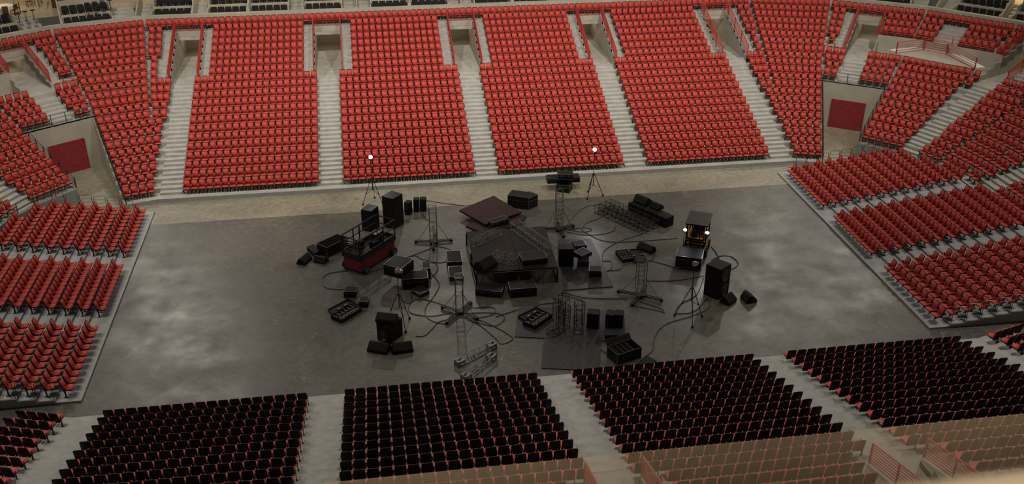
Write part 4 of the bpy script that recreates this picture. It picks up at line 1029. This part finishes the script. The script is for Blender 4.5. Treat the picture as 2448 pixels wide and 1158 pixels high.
# ---- forklift with a case on its forks
def forklift():
    a, yw, L = frame_ab((1614, 641), (1675, 650)); o = empty('forklift', a, yw, 'yellow and black forklift with bright headlamps and a roof', 'forklift')
    y0 = 1.45; w = 1.35; x0 = .22
    mb = MB(); mb.box(x0, x0+w, y0+.35, y0+2.35, .25, .75); mb.build('chassis', M['yel'], o, bevel=.05)
    mb = MB(); mb.box(x0+.1, x0+w-.1, y0+1.35, y0+2.45, .75, 1.25); mb.build('engine_cover', M['yel'], o, bevel=.08)
    mb = MB(); mb.box(x0+.3, x0+w-.3, y0+1.2, y0+1.75, 1.25, 1.33); mb.hexa([(x0+.3, y0+1.7, 1.3), (x0+w-.3, y0+1.7, 1.3), (x0+w-.3, y0+1.8, 1.3), (x0+.3, y0+1.8, 1.3)], [(x0+.35, y0+1.8, 1.8), (x0+w-.35, y0+1.8, 1.8), (x0+w-.35, y0+1.9, 1.8), (x0+.35, y0+1.9, 1.8)]); mb.build('seat', M['cab'], o)
    mb = MB(); mb.box(x0+.25, x0+w-.25, y0+.40, y0+.65, .7, 1.25); mb.build('dashboard', M['yel'], o)
    ax = Matrix(((1, 0, 0), (0, .87, -.5), (0, .5, .87))); mb = MB(); mb.lathe([(.17, 0), (.2, .015), (.17, .03)], 20, origin=(x0+.55, y0+.75, 1.32), ax=ax); mb.tube([(x0+.55, y0+.55, 1.1), (x0+.55, y0+.75, 1.32)], .025); mb.build('steering_wheel', M['cab'], o)
    mb = MB()
    for x in (x0+.12, x0+.40, x0+w-.45, x0+w-.17): mb.box(x, x+.06, y0+.12, y0+.26, .08, 2.35)
    for z in (.4, 1.3, 2.3): mb.box(x0+.12, x0+w-.11, y0+.14, y0+.24, z, z+.1)
    mb.build('mast', M['iron'], o)
    mb = MB(); mb.box(x0+.1, x0+w-.1, y0+.02, y0+.12, .3, .85); [mb.box(x0+.05, x0+w-.05, y0+.02, y0+.07, z, z+.12) for z in (.95, 1.2)]; [mb.box(x, x+.07, y0+.0, y0+.06, .3, 1.35) for x in (x0+.05, x0+.35, x0+w-.45, x0+w-.12)]; mb.box(x0+.15, x0+.25, y0+.0, y0+.05, .3, 1.1); mb.box(x0+w-.25, x0+w-.15, y0, y0+.05, .3, 1.1); mb.build('carriage', M['iron'], o)
    for x in (x0+.3, x0+w-.45): mb = MB(); mb.box(x, x+.14, y0-1.3, y0+.08, .10, .15); mb.build('fork', M['iron'], o)
    for x in (x0+.02, x0+w-.10):
        for y, t in ((y0+.45, .0), (y0+2.1, .0)): mb = MB(); mb.box(x, x+.08, y, y+.08, .7, 2.22); mb.build('roof_post', M['iron'], o)
    mb = MB(); zr = 2.25
    mb.box(x0-.05, x0+w+.05, y0+.3, y0+2.3, zr, zr+.05)
    for k in range(9): x = x0-.03+(w+.02)*k/8; mb.box(x, x+.05, y0+.32, y0+2.28, zr+.05, zr+.08)
    mb.build('roof', M['iron'], o)
    for x in (x0-.08, x0+w-.05):
        for y, rr in ((y0+.65, .34), (y0+2.0, .28)):
            ax = Matrix(((0, 0, 1), (0, 1, 0), (-1, 0, 0))); mb = MB(); mb.lathe([(.12, -.02), (rr-.04, -.02), (rr, .02), (rr, .13), (rr-.04, .17), (.12, .17)], 24, origin=(x-.02, y, rr), ax=ax); wh = mb.build('wheel', M['tyre'], o)
            mb = MB(); mb.lathe([(.13, -.03), (.05, -.035), (.05, .18), (.13, .175)], 16, origin=(x-.02, y, rr), ax=ax); mb.build('hub', M['yel'], wh)
    for x in (x0-.02, x0+w+.02):
        ax = Matrix(((1, 0, 0), (0, 0, -1), (0, 1, 0))); mb = MB(); mb.lathe([(.05, -.08), (.10, -.05), (.11, .02)], 16, origin=(x, y0+.35, 1.85), ax=ax); hd = mb.build('headlamp', M['iron'], o)
        mb = MB(); mb.lathe([(.10, .022), (.08, .04), (.01, .05)], 16, origin=(x, y0+.35, 1.85), ax=ax); mb.build('lens', M['lamp'], hd)
        l = bpy.data.lights.new('headlamp_beam', 'SPOT'); l.energy = 14; l.spot_size = 2.4; l.spot_blend = .8; l.shadow_soft_size = .08; l.color = (.92, .94, 1)
        q = bpy.data.objects.new('headlamp_beam', l); COL.objects.link(q); q.parent = hd; q.location = (x, y0+.25, 1.85); q.rotation_euler = Vector((0, -1, -.45)).to_track_quat('-Z', 'Y').to_euler()
    mb = MB(); mb.tube([(x0-.06, y0+.3, .6), (x0-.06, y0+.35, 1.8)], .02); mb.tube([(x0+w+.06, y0+.3, .6), (x0+w+.06, y0+.35, 1.8)], .02); mb.build('lamp_bracket', M['iron'], o)
forklift()
flight_case((1614, 638), (1675, 646), 1.35, .78, 'big black case with a bright edge carried on the forklift forks', z=.16, lid=.35)
# ---- cables
def cable(pts, label, r=.022):
    P = [G(x, y, .03) for x, y in pts]; Q = []
    for i in range(len(P)-1):
        p0, p1, p2, p3 = P[max(i-1, 0)], P[i], P[i+1], P[min(i+2, len(P)-1)]
        for k in range(6):
            t = k/6; Q.append(.5*((2*p1)+(p2-p0)*t+(2*p0-5*p1+4*p2-p3)*t*t+(3*p1-p0-3*p2+p3)*t**3))
    Q.append(P[-1]); o = Q[0].copy(); mb = MB(); mb.tube([q-o for q in Q], r, n=5); tag(mb.build('power_cable', M['cable'], loc=o), label, 'cable', 'black cables snaking over the floor')
CAB = [([(832, 648), (790, 653), (772, 665), (775, 685), (800, 692), (840, 691)], 'black cable looping left from the red lift'),
 ([(870, 655), (920, 640), (950, 625), (1000, 606), (1040, 590)], 'black cable from the red lift to the left tower'),
 ([(1040, 588), (1080, 600), (1060, 628), (1010, 620), (990, 612), (950, 622)], 'black cable curling right of the left tower'),
 ([(1005, 636), (1035, 628), (1048, 640), (1040, 655), (1028, 668)], 'black cable behind the stacked cases'),
 ([(1030, 652), (1050, 680), (1040, 705), (1018, 735), (1020, 758), (1045, 772), (1075, 775)], 'black cable curving down from the stacked cases'),
 ([(955, 715), (975, 725), (985, 718), (982, 700), (990, 696)], 'short black cable by the small low case'),
 ([(1075, 735), (1030, 720), (995, 716), (977, 733), (985, 750), (1030, 756), (1080, 748)], 'black cable ring left of the lattice tower'),
 ([(994, 804), (1015, 803), (1035, 785), (1050, 770), (1080, 762)], 'black cable end lying left of the lattice tower'),
 ([(1130, 737), (1175, 735), (1185, 745), (1170, 755), (1130, 762)], 'black cable loop just right of the lattice tower'),
 ([(1120, 765), (1150, 780), (1185, 810), (1200, 823), (1225, 812), (1215, 800), (1170, 775), (1130, 760)], 'long black cable loop toward the two trusses'),
 ([(1136, 770), (1180, 780), (1205, 765), (1198, 752), (1160, 748), (1110, 750)], 'wide black cable loop right of the lattice tower'),
 ([(1185, 758), (1235, 742), (1290, 730)], 'black cable reaching the wide mat from the left'),
 ([(1290, 728), (1320, 725), (1345, 722), (1335, 716), (1322, 714), (1345, 730)], 'black cable behind the wide mat'),
 ([(1400, 742), (1398, 722), (1370, 712), (1345, 705), (1350, 700), (1400, 712), (1500, 715)], 'black cable from the truss pile to the tower'),
 ([(1340, 560), (1370, 520), (1400, 495), (1440, 488)], 'black cable arching from the back tower to the truss bundle'),
 ([(1345, 545), (1390, 555), (1415, 550), (1400, 545), (1360, 548)], 'small cable loop by the back tower'),
 ([(1390, 550), (1400, 535), (1425, 525), (1445, 515)], 'black cable running to the truss bundle front'),
 ([(1355, 555), (1400, 562), (1440, 560), (1470, 550), (1468, 540)], 'black cable below the truss bundle'),
 ([(1390, 550), (1430, 572), (1470, 579), (1530, 577), (1620, 570)], 'long black cable from the towers to the forklift'),
 ([(1535, 560), (1480, 578), (1445, 600), (1440, 622)], 'black cable sweeping past the tool case'),
 ([(1440, 625), (1460, 625), (1462, 640), (1448, 650)], 'small cable loop at the right edge of the mat'),
 ([(1450, 648), (1480, 645), (1490, 635), (1492, 629)], 'black cable into the opened tool case'),
 ([(1560, 600), (1565, 612), (1555, 622), (1545, 626)], 'short cable at the wedge behind the tool case'),
 ([(1548, 622), (1580, 630), (1614, 640)], 'black cable from the tool case to the forks'),
 ([(1700, 590), (1712, 605), (1718, 618)], 'black cable behind the forklift wheel'),
 ([(1700, 622), (1725, 612), (1750, 615), (1765, 632), (1748, 645)], 'black cable ring behind the tall loudspeaker'),
 ([(1535, 672), (1600, 672), (1640, 668), (1682, 660)], 'black cable running to the tall loudspeaker'),
 ([(1682, 665), (1665, 705), (1630, 725), (1614, 745), (1625, 750), (1660, 745), (1690, 715), (1697, 725), (1690, 740), (1650, 757), (1600, 772), (1575, 790), (1563, 815), (1562, 835), (1545, 852)], 'long knotted black cable under the right tripod lamp'),
 ([(1505, 730), (1570, 742), (1588, 748), (1580, 738), (1530, 722)], 'thin cable loop in front of the right-hand tower'),
 ([(1435, 835), (1445, 842), (1456, 847)], 'short black cable between the mat and the open trunk'),
 ([(1020, 480), (1060, 486), (1110, 492)], 'black cable from the boxy speakers to the panels'),
 ([(1008, 510), (1020, 525), (1028, 530)], 'short cable from the boxy speakers to the left tower')]
for p, l in CAB: cable(p, l)
# ---- the ledge right in front of the viewer
M['ledge'] = mat('beige_ledge', (0.42, 0.35, 0.26), .6)
def near_pt(px, py, dist): return CAM+ray(px, py).normalized()*dist
zc = near_pt(2300, 1128, .62).z
mb = MB(); A_ = G(1990, 1160, zc); B_ = G(2470, 1100, zc)
mb.hexa([Vector((A_.x-.6, A_.y-.34, zc-.05)), Vector((B_.x+.6, A_.y-.34, zc-.05)), Vector((B_.x+.6, B_.y+.02, zc-.05)), Vector((B_.x, B_.y, zc-.05)), Vector((A_.x, A_.y, zc-.05)), Vector((A_.x-.6, A_.y-.12, zc-.05))],
        [Vector((A_.x-.6, A_.y-.34, zc)), Vector((B_.x+.6, A_.y-.34, zc)), Vector((B_.x+.6, B_.y+.02, zc)), Vector((B_.x, B_.y, zc)), Vector((A_.x, A_.y, zc)), Vector((A_.x-.6, A_.y-.12, zc))])
tag(mb.build('viewing_ledge', M['ledge'], bevel=.012), 'blurred beige ledge at the lower right, right in front of the viewer', 'ledge')
ll = bpy.data.lights.new('box_lamp', 'AREA'); ll.energy = 9; ll.size = .5; ll.color = (1, .86, .66); ll.spread = math.radians(70)
o = bpy.data.objects.new('box_lamp', ll); COL.objects.link(o); o.location = (A_.x, -.5, 31.6); o.rotation_euler = (Vector((A_.x+.2, A_.y-.1, zc))-o.location).to_track_quat('-Z', 'Y').to_euler()
# ---- added glass pane and unseen lit floor below the viewer, for the tan reflection
M['reflected'] = mat('reflected_carpet', (0.60, 0.45, 0.30), .9, noise=(2, (0.66, 0.50, 0.34), 4, .3, .7), spec=.1)
tz = CAM.z+6.0*ray(787, 1155).z/ray(787, 1155).y
mb = MB(); mb.box(-9, 16, -4, 6.0, 23.0, 23.8); struct(mb.build('floor_for_reflection', M['reflected']))  # unseen floor, added only to be mirrored in the pane
gm = bpy.data.materials.new('reflection_glass'); gm.use_nodes = True; nt = gm.node_tree; nt.nodes.remove(nt.nodes['Principled BSDF'])
tr = nt.nodes.new('ShaderNodeBsdfTransparent'); gl = nt.nodes.new('ShaderNodeBsdfGlossy'); gl.inputs['Roughness'].default_value = 0.0; mx = nt.nodes.new('ShaderNodeMixShader'); mx.inputs[0].default_value = .10
tr.inputs[0].default_value = (.97, .97, .96, 1)
nt.links.new(tr.outputs[0], mx.inputs[1]); nt.links.new(gl.outputs[0], mx.inputs[2]); nt.links.new(mx.outputs[0], nt.nodes['Material Output'].inputs[0])
mb = MB(); mb.box(-2.2, 12, 6.0, 6.006, 23.8, tz); tag(mb.build('reflection_pane', gm), 'added clear glass pane along the bottom of the view, mirroring beige carpet', 'glass pane')
for x in (0, 6, 12):  # added lights that brighten the mirrored floor
    l = bpy.data.lights.new('reflection_fill', 'AREA'); l.energy = 330; l.size = 1.0; l.color = (1, .88, .70); l.spread = math.radians(120)
    o = bpy.data.objects.new('reflection_fill', l); COL.objects.link(o); o.location = (x, 1.5, 27.6)
print('ledge', A_, B_, zc, tz)
print('script objects', len(bpy.data.objects))
